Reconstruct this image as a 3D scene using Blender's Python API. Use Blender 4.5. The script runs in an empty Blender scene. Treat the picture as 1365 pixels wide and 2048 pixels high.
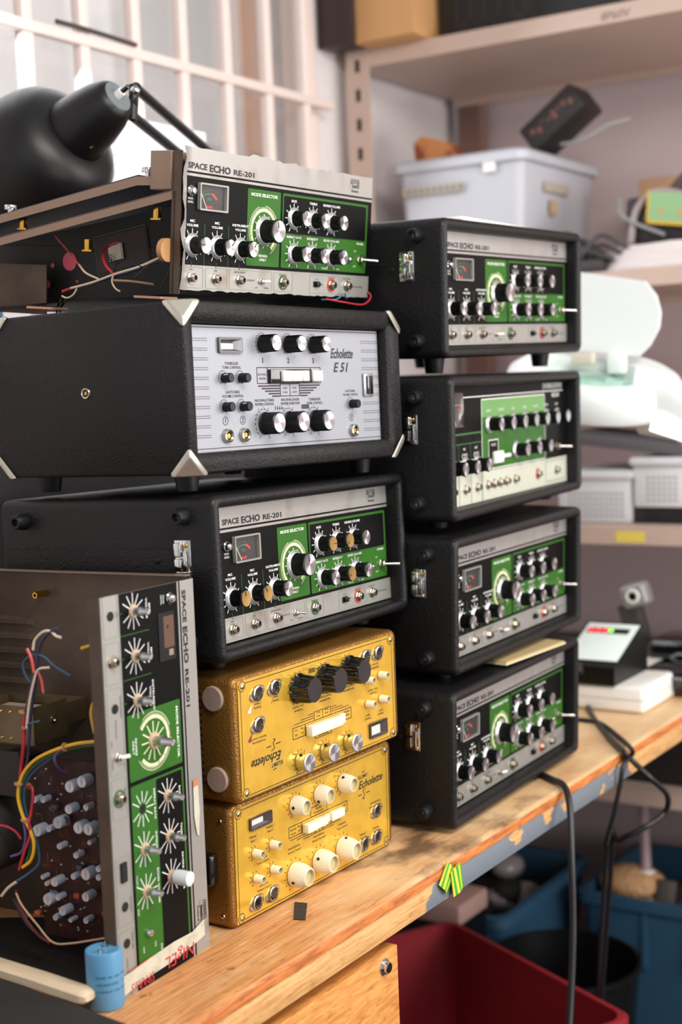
import bpy, bmesh, math, random
from math import pi, sin, cos, radians
from mathutils import Matrix, Vector, Euler
random.seed(7)
C = bpy.context.scene.collection
SC = bpy.context.scene
ZB = 0.85                       # bench top above the floor; everything is laid out with the bench top at z = 0

# ------------------------------------------------------------------ camera
FPX, YAW, PITCH, ROLL, CH = 2853.657, 0.572432, 0.0863934, -0.0394865, 0.545473
def cam_axes():
    F = Vector((cos(PITCH)*cos(YAW), cos(PITCH)*sin(YAW), -sin(PITCH)))
    R = Vector((sin(YAW), -cos(YAW), 0)); U = R.cross(F)
    return F, R*cos(ROLL)+U*sin(ROLL), -R*sin(ROLL)+U*cos(ROLL)
CF, CR, CU = cam_axes()
cam = bpy.data.cameras.new('camera'); co = bpy.data.objects.new('camera', cam); C.objects.link(co)
cam.sensor_fit = 'VERTICAL'; cam.sensor_height = 36; cam.lens = FPX*36/2048
m = Matrix((CR, CU, -CF)).transposed().to_4x4(); m.translation = Vector((0, 0, CH+ZB)); co.matrix_world = m
cam.clip_start = .02
cam.dof.use_dof = True; cam.dof.focus_distance = 1.52; cam.dof.aperture_fstop = 3.8
SC.camera = co

# ------------------------------------------------------------------ world, lights, exposure
w = bpy.data.worlds.new('world'); SC.world = w; w.use_nodes = True
bg = w.node_tree.nodes['Background']; bg.inputs[0].default_value = (.98, .97, 1, 1); bg.inputs[1].default_value = .34
def area(name, loc, target, sx, sy, power, col):
    l = bpy.data.lights.new(name, 'AREA'); l.shape = 'RECTANGLE'; l.size = sx; l.size_y = sy; l.energy = power; l.color = col
    o = bpy.data.objects.new(name, l); C.objects.link(o); o.location = Vector(loc)+Vector((0, 0, ZB))
    o.rotation_euler = (Vector(target)-Vector(loc)).to_track_quat('-Z', 'Y').to_euler()
area('front_fill_light', (1.6, -1.25, .3), (3.1, 1.1, -.1), 1.2, 1.0, 19, (1, .96, .94))  # added fill lamp that brightens the far wall below the shelves
area('ceiling_light', (.75, -.35, 1.55), (1.4, .9, .3), 1.3, .5, 26, (1, .95, .9))
area('side_window_light', (-1.2, .6, .9), (1.3, 1.0, .2), 1.0, 1.2, 2.5, (.95, .97, 1))
area('right_fill_light', (2.9, -1.1, .95), (1.45, .9, .25), 1.5, 1.3, 34, (1, .97, .95))  # added fill lamp for highlights on knobs, panels and gold plates
area('outdoor_daylight', (3.0, 2.3, 2.2), (3.4, 4.0, 1.2), 3.0, 1.5, 44, (1, .98, .97))
area('window_daylight', (1.9, 1.55, 1.1), (1.6, .5, .1), 1.2, .7, 5, (.92, .96, 1))
SC.view_settings.view_transform = 'Standard'; SC.view_settings.look = 'None'
SC.view_settings.exposure = 0.5; SC.view_settings.gamma = 1; SC.view_settings.use_curve_mapping = False

# ------------------------------------------------------------------ materials
def lin(c):
    return tuple(((v/255)/12.92 if v/255 <= .04045 else (((v/255)+.055)/1.055)**2.4) for v in c)+(1,)
MATS = {}
def mat(name, rgb=(128, 128, 128), rough=.5, metal=0, spec=.5, coat=0, trans=0, emit=None, es=1, bump=None, var=None, aniso=0):
    """bump=(scale,strength,distance,kind)  var=(scale, rgb2, lo, hi, stretch)"""
    if name in MATS: return MATS[name]
    mt = bpy.data.materials.new(name); mt.use_nodes = True; nt = mt.node_tree; N = nt.nodes; L = nt.links
    b = N['Principled BSDF']; b.inputs['Base Color'].default_value = lin(rgb); b.inputs['Roughness'].default_value = rough
    b.inputs['Metallic'].default_value = metal; b.inputs['Specular IOR Level'].default_value = spec
    b.inputs['Coat Weight'].default_value = coat; b.inputs['Transmission Weight'].default_value = trans
    if emit: b.inputs['Emission Color'].default_value = lin(emit); b.inputs['Emission Strength'].default_value = es
    if aniso:
        b.inputs['Anisotropic'].default_value = aniso; tg = N.new('ShaderNodeTangent'); tg.direction_type = 'RADIAL'; tg.axis = 'Y'; L.new(tg.outputs[0], b.inputs['Tangent'])
    tc = N.new('ShaderNodeTexCoord')
    if var:
        mp = N.new('ShaderNodeMapping'); mp.inputs['Scale'].default_value = var[4] if len(var) > 4 else (1, 1, 1); L.new(tc.outputs['Object'], mp.inputs[0])
        n = N.new('ShaderNodeTexNoise'); n.inputs['Scale'].default_value = var[0]; n.inputs['Detail'].default_value = 6; L.new(mp.outputs[0], n.inputs[0])
        cr = N.new('ShaderNodeMapRange'); cr.inputs[1].default_value = var[2]; cr.inputs[2].default_value = var[3]; L.new(n.outputs[0], cr.inputs[0])
        mx = N.new('ShaderNodeMix'); mx.data_type = 'RGBA'; mx.inputs['A'].default_value = lin(rgb); mx.inputs['B'].default_value = lin(var[1])
        L.new(cr.outputs[0], mx.inputs['Factor']); L.new(mx.outputs['Result'], b.inputs['Base Color'])
    if bump:
        kind = bump[3] if len(bump) > 3 else 'noise'
        if kind == 'leather':
            wn = N.new('ShaderNodeTexNoise'); wn.inputs['Scale'].default_value = bump[0]*.25; wn.inputs['Detail'].default_value = 3; L.new(tc.outputs['Object'], wn.inputs[0])
            ad = N.new('ShaderNodeMix'); ad.data_type = 'VECTOR'; ad.inputs['Factor'].default_value = .02; L.new(tc.outputs['Object'], ad.inputs['A']); L.new(wn.outputs['Color'], ad.inputs['B'])
            t = N.new('ShaderNodeTexVoronoi'); t.feature = 'SMOOTH_F1'; t.inputs['Scale'].default_value = bump[0]; L.new(ad.outputs['Result'], t.inputs['Vector'])
        elif kind == 'voronoi':
            t = N.new('ShaderNodeTexVoronoi'); t.feature = 'SMOOTH_F1'; t.inputs['Scale'].default_value = bump[0]; L.new(tc.outputs['Object'], t.inputs['Vector'])
        else:
            t = N.new('ShaderNodeTexNoise'); t.inputs['Scale'].default_value = bump[0]; t.inputs['Detail'].default_value = 5; L.new(tc.outputs['Object'], t.inputs[0])
        bp = N.new('ShaderNodeBump'); bp.inputs['Strength'].default_value = bump[1]; bp.inputs['Distance'].default_value = bump[2]
        L.new(t.outputs[0], bp.inputs['Height']); L.new(bp.outputs[0], b.inputs['Normal'])
    MATS[name] = mt; return mt
TOLEX = mat('black_tolex', (17, 16, 17), .45, spec=.32, bump=(330, .6, .0007, 'leather'), var=(9, (12, 11, 12), .4, .7))
TOLEX_FINE = mat('black_fine_tolex', (20, 18, 19), .5, spec=.3, bump=(420, .9, .0007, 'leather'))
RUB = mat('black_rubber', (20, 20, 21), .45, spec=.3)
BLK = mat('black_plastic', (10, 10, 11), .35, spec=.35)
BLKG = mat('glossy_black_plastic', (14, 14, 15), .12, coat=.5)
PBLK = mat('black_panel_print', (6, 6, 7), .5, spec=.12)
HOLE = mat('dark_hole', (8, 8, 8), .8)
SILV = mat('satin_panel_aluminium', (168, 165, 162), .42, metal=.55, var=(40, (160, 157, 152), .45, .75))
SILV_OLD = mat('aged_panel_aluminium', (160, 157, 152), .45, metal=.5, var=(22, (135, 120, 105), .58, .8))
E51S = mat('pale_silver_panel', (150, 153, 159), .45, metal=.3, spec=.35)
GRN = mat('green_panel_print', (46, 96, 28), .45, spec=.2)
GRND = mat('dark_green_line_print', (44, 98, 46), .5)
LGRN = mat('pale_green_line_print', (122, 145, 110), .5)
WHT = mat('white_print', (228, 228, 222), .5)
CRM = mat('cream_print', (222, 220, 180), .5)
INK = mat('black_ink_print', (20, 20, 22), .5)
MAR = mat('maroon_ink_print', (40, 14, 18), .5)
CHR = mat('chrome', (215, 214, 212), .1, metal=1)
ALU = mat('turned_aluminium', (200, 200, 203), .32, metal=1, aniso=.85)
ALUD = mat('skirt_aluminium', (205, 205, 205), .3, metal=.75)
BRASS = mat('brass', (205, 160, 70), .25, metal=1)
BRASSCAP = mat('brassy_cap', (205, 172, 105), .28, metal=.9)
NICK = mat('nickel', (190, 182, 168), .22, metal=1)
COPPERY = mat('corner_metal', (205, 200, 185), .3, metal=.8)
RED = mat('red_print', (205, 60, 52), .5)
TEAL = mat('teal_print', (40, 150, 120), .5)
WPL = mat('white_plastic', (236, 233, 226), .35)
CREAM = mat('cream_plastic', (240, 229, 204), .32, coat=.2)
CREAM_IN = mat('cream_cap_insert', (186, 172, 128), .4)
GOLDP = mat('gold_front_plate', (228, 184, 66), .15, metal=.45, spec=.7, var=(60, (218, 172, 58), .4, .7))
GOLDH = mat('gold_hammered_enamel', (140, 98, 42), .35, metal=.65, bump=(700, .8, .0008, 'voronoi'), var=(18, (120, 84, 40), .52, .72))
GOLDE = GOLDH
FELT = mat('grey_felt', (158, 134, 120), .95, bump=(900, 1, .001))
CHASS = mat('brown_zinc_chassis', (88, 74, 62), .42, metal=.5, var=(20, (70, 58, 48), .4, .7))
CHASL = mat('light_bronze_bar', (142, 120, 104), .38, metal=.6)
CHASD = mat('dark_chassis', (26, 22, 20), .6)
PCB = mat('dark_red_board', (40, 14, 14), .4, spec=.3, var=(70, (60, 26, 24), .55, .62))
CAPC = mat('capacitor_sleeve', (168, 176, 190), .3, spec=.7)
CAPT = mat('capacitor_top', (196, 200, 206), .3, metal=.4)
OLIVE = mat('olive_steel', (104, 92, 66), .4, metal=.6, var=(25, (84, 62, 44), .4, .7))
def wire(name, rgb): return mat(name+'_wire', rgb, .4)

# ------------------------------------------------------------------ mesh builder
class MB:
    def __init__(s): s.v = []; s.f = []; s.m = []; s.mats = []; s.M = Matrix()
    def mi(s, m):
        if m not in s.mats: s.mats.append(m)
        return s.mats.index(m)
    def add(s, verts, faces, m, X=None):
        T = s.M @ X if X is not None else s.M; o = len(s.v); k = s.mi(m)
        s.v += [T @ Vector(v) for v in verts]; s.f += [[i+o for i in f] for f in faces]; s.m += [k]*len(faces)
        return s
    def box(s, x0, x1, y0, y1, z0, z1, m, bev=0, seg=2, X=None):
        if bev > 0:
            b = bmesh.new(); bmesh.ops.create_cube(b, size=1)
            for v in b.verts: v.co = Vector(((x0+x1)/2+v.co.x*(x1-x0), (y0+y1)/2+v.co.y*(y1-y0), (z0+z1)/2+v.co.z*(z1-z0)))
            bmesh.ops.bevel(b, geom=list(b.edges), offset=bev, segments=seg, profile=.5, affect='EDGES')
            b.verts.index_update(); s.add([v.co.copy() for v in b.verts], [[v.index for v in f.verts] for f in b.faces], m, X); b.free(); return s
        vs = [(x, y, z) for x in (x0, x1) for y in (y0, y1) for z in (z0, z1)]
        return s.add(vs, [(0, 1, 3, 2), (4, 6, 7, 5), (0, 4, 5, 1), (2, 3, 7, 6), (0, 2, 6, 4), (1, 5, 7, 3)], m, X)
    def loft(s, loops, m, c0=True, c1=True, X=None, close=True):
        n = len(loops[0]); vs = [p for l in loops for p in l]; fs = []
        for i in range(len(loops)-1):
            for j in range(n if close else n-1):
                k = (j+1) % n; fs.append((i*n+j, i*n+k, (i+1)*n+k, (i+1)*n+j))
        if c0: fs.append(tuple(range(n)))
        if c1: fs.append(tuple(reversed(range((len(loops)-1)*n, len(loops)*n))))
        return s.add(vs, fs, m, X)
    def lathe(s, prof, m, seg=32, X=None, ridge=None, c0=True, c1=True):
        """prof (r,h) about local Z. ridge=(i0,i1,n,depth): fluted rows"""
        loops = []
        for i, (r, h) in enumerate(prof):
            lp = []
            for k in range(seg):
                rr = r
                if ridge and ridge[0] <= i <= ridge[1]: rr = r*(1-ridge[3]*(.5-.5*cos(k*2*pi*ridge[2]/seg)))
                lp.append((rr*cos(2*pi*k/seg), rr*sin(2*pi*k/seg), h))
            loops.append(lp)
        return s.loft(loops, m, c0, c1, X)
    def tube(s, pts, r, m, seg=8, smooth=6, X=None, r1=None):
        P = [Vector(p) for p in pts]
        if smooth and len(P) > 2:
            Q = []; E = [P[0]*2-P[1]]+P+[P[-1]*2-P[-2]]
            for i in range(1, len(E)-2):
                for k in range(smooth):
                    t = k/smooth; a, b, c, d = E[i-1:i+3]
                    Q.append(.5*((2*b)+(c-a)*t+(2*a-5*b+4*c-d)*t*t+(3*b-a-3*c+d)*t**3))
            Q.append(P[-1]); P = Q
        loops = []; n = None
        for i, p in enumerate(P):
            t = (P[min(i+1, len(P)-1)]-P[max(i-1, 0)]).normalized()
            if n is None: n = t.orthogonal().normalized()
            n = (n-t*n.dot(t)); n = n.normalized() if n.length > 1e-6 else t.orthogonal().normalized()
            b = t.cross(n); rr = r if r1 is None else r+(r1-r)*i/(len(P)-1)
            loops.append([p+n*rr*cos(2*pi*k/seg)+b*rr*sin(2*pi*k/seg) for k in range(seg)])
        return s.loft(loops, m, X=X)
    # --- flat graphics, in the frame set by s.M: x right, y up, z out of the panel
    def poly(s, pts, n, m, th=.0): return s.add([(x, y, n) for x, y in pts], [tuple(range(len(pts)))], m)
    def rect(s, u0, v0, u1, v1, m, n=.1, r=0):
        if r <= 0: return s.poly([(u0, -v0), (u1, -v0), (u1, -v1), (u0, -v1)], n, m)
        return s.poly([(x, -y) for x, y in rr2(u0, v0, u1, v1, r)], n, m)
    def frame(s, u0, v0, u1, v1, w, m, n=.1, r=2):
        a = rr2(u0, v0, u1, v1, r); b = rr2(u0+w, v0+w, u1-w, v1-w, max(r-w, .3)); k = len(a)
        return s.add([(x, -y, n) for x, y in a+b], [(i, (i+1) % k, k+(i+1) % k, k+i) for i in range(k)], m)
    def line(s, a, b, w, m, n=.15):
        A = Vector((a[0], -a[1])); B = Vector((b[0], -b[1])); d = (B-A).normalized(); p = Vector((-d.y, d.x))*w/2
        return s.poly([A+p, B+p, B-p, A-p], n, m)
    def arc(s, cu, cv, r0, r1, a0, a1, m, n=.15, seg=24):
        vs = []
        for i in range(seg+1):
            a = radians(a0+(a1-a0)*i/seg)
            for r in (r0, r1): vs.append((cu+r*sin(a), -cv+r*cos(a), n))
        return s.add(vs, [(2*i, 2*i+1, 2*i+3, 2*i+2) for i in range(seg)], m)
    def ticks(s, cu, cv, r0, r1, w, m, angs, n=.2):
        for a in angs:
            q = radians(a); s.line((cu+r0*sin(q), cv-r0*cos(q)), (cu+r1*sin(q), cv-r1*cos(q)), w, m, n)
        return s
    def text(s, t, u, v, h, m, n=.2, align='c', xs=1, bold=0, shear=0, rot=0, fw=0):
        vs, fs, wd = text_geo(t, bold, shear)
        if fw: xs = fw/(wd*h)
        ox = {'c': -wd/2, 'l': 0, 'r': -wd}[align]; a = radians(rot); ca, sa = cos(a), sin(a); out = []
        for x, y in vs:
            x = (x+ox)*h*xs; y = y*h; out.append((u+x*ca-y*sa, -v+x*sa+y*ca, n))
        return s.add(out, fs, m)
    def mesh(s, name, ang=38):
        me = bpy.data.meshes.new(name); me.from_pydata([tuple(v) for v in s.v], [], s.f)
        for m in s.mats: me.materials.append(m)
        me.polygons.foreach_set('material_index', s.m)
        b = bmesh.new(); b.from_mesh(me); bmesh.ops.recalc_face_normals(b, faces=b.faces); b.to_mesh(me); b.free()
        me.polygons.foreach_set('use_smooth', [True]*len(me.polygons)); me.set_sharp_from_angle(angle=radians(ang)); me.update()
        return me
    def build(s, name, parent=None, ang=38): return put(name, s.mesh(name, ang), parent)
def rr2(u0, v0, u1, v1, r, k=5):
    pts = []
    for cx, cy, a0 in ((u1-r, v0+r, -90), (u1-r, v1-r, 0), (u0+r, v1-r, 90), (u0+r, v0+r, 180)):
        for i in range(k+1):
            a = radians(a0+90*i/k); pts.append((cx+r*cos(a), cy+r*sin(a)))
    return pts
def rloop(x0, x1, z0, z1, r, y, k=5): return [(a, y, b) for a, b in rr2(x0, z0, x1, z1, max(r, 1e-5), k)]
TXT = {}
def text_geo(t, bold, shear):
    key = (t, bold, shear)
    if key in TXT: return TXT[key]
    c = bpy.data.curves.new('t', 'FONT'); c.body = t; c.size = 1; c.offset = bold; c.shear = shear; c.resolution_u = 2
    o = bpy.data.objects.new('t', c); C.objects.link(o); bpy.context.view_layer.update()
    me = bpy.data.meshes.new_from_object(o.evaluated_get(bpy.context.evaluated_depsgraph_get()))
    vs = [(v.co.x*1.38, v.co.y*1.38) for v in me.vertices]; fs = [tuple(p.vertices) for p in me.polygons]
    x0 = min((v[0] for v in vs), default=0); wd = max((v[0] for v in vs), default=0)-x0; vs = [(x-x0, y) for x, y in vs]
    bpy.data.objects.remove(o); bpy.data.curves.remove(c); bpy.data.meshes.remove(me)
    TXT[key] = (vs, fs, wd); return TXT[key]
def put(name, me, parent=None, loc=None, rot=None):
    o = bpy.data.objects.new(name, me); C.objects.link(o)
    if parent is not None: o.parent = parent
    if loc is not None: o.location = loc
    if rot is not None: o.rotation_euler = rot
    return o
def tag(o, label=None, cat=None, group=None, kind=None):
    if label: o['label'] = label
    if cat: o['category'] = cat
    if group: o['group'] = group
    if kind: o['kind'] = kind
    return o
def thing(name, loc, label, cat, group=None, rot=None):
    o = bpy.data.objects.new(name, None); C.objects.link(o); o.empty_display_size = .05; o.location = loc
    if rot is not None: o.rotation_euler = rot
    return tag(o, label, cat, group)
def copy_tree(o, parent=None):
    c = o.copy(); C.objects.link(c)
    if parent is not None: c.parent = parent
    for ch in o.children: copy_tree(ch, c)
    return c
OUT = Matrix.Rotation(pi/2, 4, 'X')        # local +Z of a lathe -> -Y (out of a front panel)
LEFT = Matrix.Rotation(-pi/2, 4, 'Y')      # local +Z of a lathe -> -X (out of a left side)
def T(x, y, z): return Matrix.Translation((x, y, z))
def PM(x, y, z, s=.001, sx=None):          # panel graphics frame: origin at its top-left, x right, y up, z outwards (-Y)
    return T(x, y, z) @ OUT @ Matrix.Diagonal((sx or s, s, s, 1))
def pose(q):                               # yaw, roll (about depth), pitch
    return (Matrix.Rotation(q[0], 4, 'Z') @ Matrix.Rotation(q[1], 4, 'Y') @ Matrix.Rotation(q[2], 4, 'X')).to_euler()

def pt(px, py, ax, val):                   # point of the view ray through a photo pixel where coordinate ax equals val
    d = CF+CR*((px-682.5)/FPX)-CU*((py-1024)/FPX); o = Vector((0, 0, CH)); k = (val-o[ax])/d[ax]; return o+d*k
def lp(q, px, py, x):                      # the same in the local frame of a posed thing, on its plane x
    Mi = (T(*q[:3]) @ pose(q[3:6]).to_matrix().to_4x4()).inverted(); o = Mi @ Vector((0, 0, CH)); d = Mi @ (Vector((0, 0, CH))+CF+CR*((px-682.5)/FPX)-CU*((py-1024)/FPX))-o
    return tuple(o+d*((x-o.x)/d.x))
# ------------------------------------------------------------------ the room
def wood(name, c1, c2, c3, grain=(2.2, 30, 30), worn=None, rough=.5):
    mt = bpy.data.materials.new(name); mt.use_nodes = True; nt = mt.node_tree; N = nt.nodes; L = nt.links; b = N['Principled BSDF']
    tc = N.new('ShaderNodeTexCoord'); mp = N.new('ShaderNodeMapping'); mp.inputs['Scale'].default_value = grain; L.new(tc.outputs['Object'], mp.inputs[0])
    n1 = N.new('ShaderNodeTexNoise'); n1.inputs['Scale'].default_value = 9; n1.inputs['Detail'].default_value = 8; n1.inputs['Distortion'].default_value = .6; L.new(mp.outputs[0], n1.inputs[0])
    r = N.new('ShaderNodeValToRGB'); r.color_ramp.elements[0].position = .36; r.color_ramp.elements[0].color = lin(c1); r.color_ramp.elements[1].position = .62; r.color_ramp.elements[1].color = lin(c2)
    L.new(n1.outputs[0], r.inputs[0]); last = r.outputs[0]
    def mixin(fac, col, amt=1):
        nonlocal last
        mx = N.new('ShaderNodeMix'); mx.data_type = 'RGBA'; L.new(last, mx.inputs['A']); mx.inputs['B'].default_value = lin(col)
        if amt != 1:
            k = N.new('ShaderNodeMath'); k.operation = 'MULTIPLY'; k.inputs[1].default_value = amt; L.new(fac, k.inputs[0]); fac = k.outputs[0]
        L.new(fac, mx.inputs['Factor']); last = mx.outputs['Result']
    def noise(scale, lo, hi, st=(1, 1, 1), add=None, det=6):
        m2 = N.new('ShaderNodeMapping'); m2.inputs['Scale'].default_value = st; L.new(tc.outputs['Object'], m2.inputs[0])
        n = N.new('ShaderNodeTexNoise'); n.inputs['Scale'].default_value = scale; n.inputs['Detail'].default_value = det; L.new(m2.outputs[0], n.inputs[0]); o = n.outputs[0]
        if add is not None:
            a = N.new('ShaderNodeMath'); a.operation = 'ADD'; L.new(o, a.inputs[0]); L.new(add, a.inputs[1]); o = a.outputs[0]
        q = N.new('ShaderNodeMapRange'); q.inputs[1].default_value = lo; q.inputs[2].default_value = hi; L.new(o, q.inputs[0]); return q.outputs[0]
    def axis(i, pts):
        sp = N.new('ShaderNodeSeparateXYZ'); L.new(tc.outputs['Object'], sp.inputs[0]); fc = N.new('ShaderNodeFloatCurve')
        q = N.new('ShaderNodeMapRange'); q.inputs[1].default_value = pts[0][0]; q.inputs[2].default_value = pts[-1][0]; L.new(sp.outputs[i], q.inputs[0])
        cv = fc.mapping.curves[0]; x0, x1 = pts[0][0], pts[-1][0]
        while len(cv.points) < len(pts): cv.points.new(.5, .5)
        for p, (x, y) in zip(cv.points, pts): p.location = ((x-x0)/(x1-x0), y); p.handle_type = 'VECTOR'
        fc.mapping.update(); L.new(q.outputs[0], fc.inputs[1]); return fc.outputs[0]
    mixin(noise(55, .55, .7, (1, 3, 3)), c3, .5)
    if worn == 'top':
        # zone paler towards the right, scratches and dark grime of long use
        mixin(noise(7, .62, 1.1, (1, 2, 1), axis(0, [(.6, 0), (1.05, .1), (1.35, .38), (2.0, .52), (2.6, .5)])), (226, 196, 150), .85)
        mixin(noise(90, .60, .70, (.2, 2.2, 1)), (232, 212, 182), .4)
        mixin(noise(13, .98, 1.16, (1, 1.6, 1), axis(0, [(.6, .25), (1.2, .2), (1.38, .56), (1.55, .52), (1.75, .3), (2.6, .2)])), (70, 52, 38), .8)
        mixin(noise(36, .70, .74), (88, 52, 28), .6)
    if worn == 'paint':
        mixin(noise(16, .93, .95, (1, 1, 2.2), axis(0, [(.3, .05), (1.22, .12), (1.38, .38), (1.46, .60), (1.8, .50), (1.93, .50), (2.0, .22), (2.6, .2)])), (112, 120, 128), 1)
    L.new(last, b.inputs['Base Color']); b.inputs['Roughness'].default_value = rough
    bp = N.new('ShaderNodeBump'); bp.inputs['Strength'].default_value = .25; bp.inputs['Distance'].default_value = .001; L.new(n1.outputs[0], bp.inputs['Height']); L.new(bp.outputs[0], b.inputs['Normal'])
    return mt
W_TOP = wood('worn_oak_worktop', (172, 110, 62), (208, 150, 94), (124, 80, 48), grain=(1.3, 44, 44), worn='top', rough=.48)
W_EDGE = wood('orange_oak_edge', (168, 92, 38), (206, 126, 60), (122, 64, 30), grain=(3, 20, 26))
W_RAIL = wood('oak_rail_grey_paint', (196, 142, 84), (220, 172, 112), (150, 98, 56), grain=(2.5, 30, 40), worn='paint')
W_FRONT = wood('oak_drawer_front', (190, 122, 56), (218, 154, 82), (146, 88, 42), grain=(3, 30, 24))
WALLM = mat('pinkish_white_wall', (206, 190, 190), .9, var=(2.2, (196, 178, 180), .3, .7))
WALLW = mat('white_wall', (226, 220, 220), .9)
FLOORM = mat('dark_floor', (52, 46, 44), .7, var=(6, (38, 34, 33), .4, .6))
BARM = mat('white_window_paint', (240, 222, 214), .5)
SHELFM = mat('beige_shelf_steel', (196, 172, 158), .5)
SHELFD = mat('brown_shelf_post', (128, 98, 86), .6)
XW, YW = 3.15, 1.65
def room():
    MB().box(-.6, 3.3, -1.2, 4.2, -ZB-.05, -ZB, FLOORM).build('floor')['kind'] = 'structure'
    MB().box(XW, XW+.1, -1.2, YW+.12, -ZB, 2.0, WALLM).build('wall_far')['kind'] = 'structure'
    b = MB(); wx0, wx1, wz0, wz1 = .75, 2.52, .42, 1.75
    b.box(-.6, wx0, YW, YW+.12, -ZB, 2.0, WALLW).box(wx1, XW, YW, YW+.12, -ZB, 2.0, WALLW)
    b.box(wx0, wx1, YW, YW+.12, -ZB, wz0, WALLW).box(wx0, wx1, YW, YW+.12, wz1, 2.0, WALLW)
    b.build('wall_window')['kind'] = 'structure'
    wn = bpy.data.objects.new('window_1', None); C.objects.link(wn); wn['kind'] = 'structure'; wn.location = (wx0, YW, wz0)
    o = T(-wx0, -YW, -wz0)
    b = MB(); b.M = o; b.box(wx0, wx1, YW-.01, YW+.05, wz0, wz0+.05, BARM, .003).box(wx0, wx1, YW-.01, YW+.05, wz1-.05, wz1, BARM, .003)
    b.box(wx0, wx0+.05, YW-.01, YW+.05, wz0, wz1, BARM, .003).box(wx1-.04, wx1, YW-.01, YW+.05, wz0, wz1, BARM, .003); b.build('window_frame', wn)
    b = MB(); b.M = o; b.box(wx0-.03, wx1+.03, YW-.08, YW+.02, wz0-.03, wz0, BARM, .004); b.build('window_sill', wn)
    x = 1.654-.1293*6
    while x < wx1-.03:
        b = MB(); b.M = o; b.box(x-.0115, x+.0115, YW-.045, YW-.025, wz0, wz1, BARM, .004); b.build('window_bar', wn); x += .1293
    b = MB(); b.M = o; b.box(wx0, wx1, YW-.05, YW-.03, 1.113, 1.131, BARM, .003); b.build('window_crossbar', wn)
    b = MB(); b.M = o
    g = bpy.data.materials.new('old_window_glass'); g.use_nodes = True; nt = g.node_tree; N = nt.nodes; L = nt.links; N.remove(N['Principled BSDF'])
    tr = N.new('ShaderNodeBsdfTransparent'); tr.inputs[0].default_value = (.97, .96, .95, 1); gl = N.new('ShaderNodeBsdfGlossy'); gl.inputs['Roughness'].default_value = .05
    mx = N.new('ShaderNodeMixShader'); mx.inputs[0].default_value = .07; L.new(tr.outputs[0], mx.inputs[1]); L.new(gl.outputs[0], mx.inputs[2]); L.new(mx.outputs[0], N['Material Output'].inputs[0])
    MATS['glass'] = g
    b.box(wx0+.04, wx1-.03, YW+.018, YW+.022, wz0+.04, wz1-.04, g); b.build('window_pane', wn)
    # the courtyard beyond the glass: pale rendered house with window bands
    t = thing('neighbouring_building', (2.6, 4.0, -ZB), 'pale building across the yard seen through the barred window', 'building')
    b = MB(); b.M = T(-2.6, -4.0, 0); HM = mat('pale_house_render', (236, 234, 233), .9, var=(1.5, (222, 218, 218), .4, .65)); b.box(1.2, 8.4, 4.0, 4.3, 0, 5.2, HM); b.build('facade', t)
    b = MB(); b.M = T(-2.6, -4.0, 0); b.box(1.2, 8.4, 3.96, 4.0, 2.05, 2.2, mat('pinkish_ledge', (226, 196, 186), .9)); b.build('ledge', t)
    b = MB(); b.M = T(-2.6, -4.0, 0); b.box(5.5, 5.95, 3.95, 4.0, 2.5, 3.9, mat('orange_brick', (206, 168, 148), .9)); b.build('brick_pier', t)
    for i in range(3):
        b = MB(); b.M = T(-2.6, -4.0, 0); b.box(2.4+i*1.1, 3.2+i*1.1, 3.97, 4.01, 2.5, 3.9, mat('grey_far_window', (214, 210, 208), .6)); b.build('window', t)
    # shelving against the far wall
    XS = 2.6
    t = thing('shelving_unit', (2.85, .9, -ZB), 'tall beige steel shelving unit standing against the far wall', 'shelving')
    o = T(-2.85, -.9, ZB)
    for z0, z1, nm in ((1.208, 1.242, 0), (.715, .748, 1), (.223, .257, 1), (-.290, -.262, 1)):
        b = MB(); b.M = o; b.box(XS+.004, 3.076, -.3, 1.61, z0+.006, z1, SHELFM); b.box(XS, XS+.004, -.3, 1.61, z0, z1, SHELFM); b.box(3.076, 3.08, -.3, 1.61, z0-.01, z1, SHELFM)
        s = b.build('shelf', t)
        if nm == 0:
            b = MB(); b.M = o @ Matrix(((0, 0, -1, XS-.0006), (-1, 0, 0, 1.12), (0, 1, 0, 1.214), (0, 0, 0, 1))); b.text('8P60V', .1, 0, .016, mat('grey_pencil', (120, 104, 98), .8), 0, bold=.0, shear=.2); b.build('writing', s)
        if abs(z0-.223) < .001:
            b = MB(); b.M = o; b.box(XS-.001, XS, .985, 1.043, .228, .249, mat('yellow_label', (232, 208, 92), .6)); b.build('label_strip', s)
    for y in (1.563, -.3):
        b = MB(); b.M = o
        b.box(XS-.002, XS+.002, y, y+.055, -ZB, 2.0, SHELFM).box(XS, XS+.04, y+.051, y+.055, -ZB, 2.0, SHELFM)
        for k in range(40): b.box(XS-.0028, XS-.002, y+.022, y+.032, -.6+k*.06, -.575+k*.06, HOLE)
        b.build('upright', t)
        b = MB(); b.M = o; b.box(3.09, 3.13, y-.005, y+.05, -ZB, 2.0, SHELFD); b.build('upright', t)
room()

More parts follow.
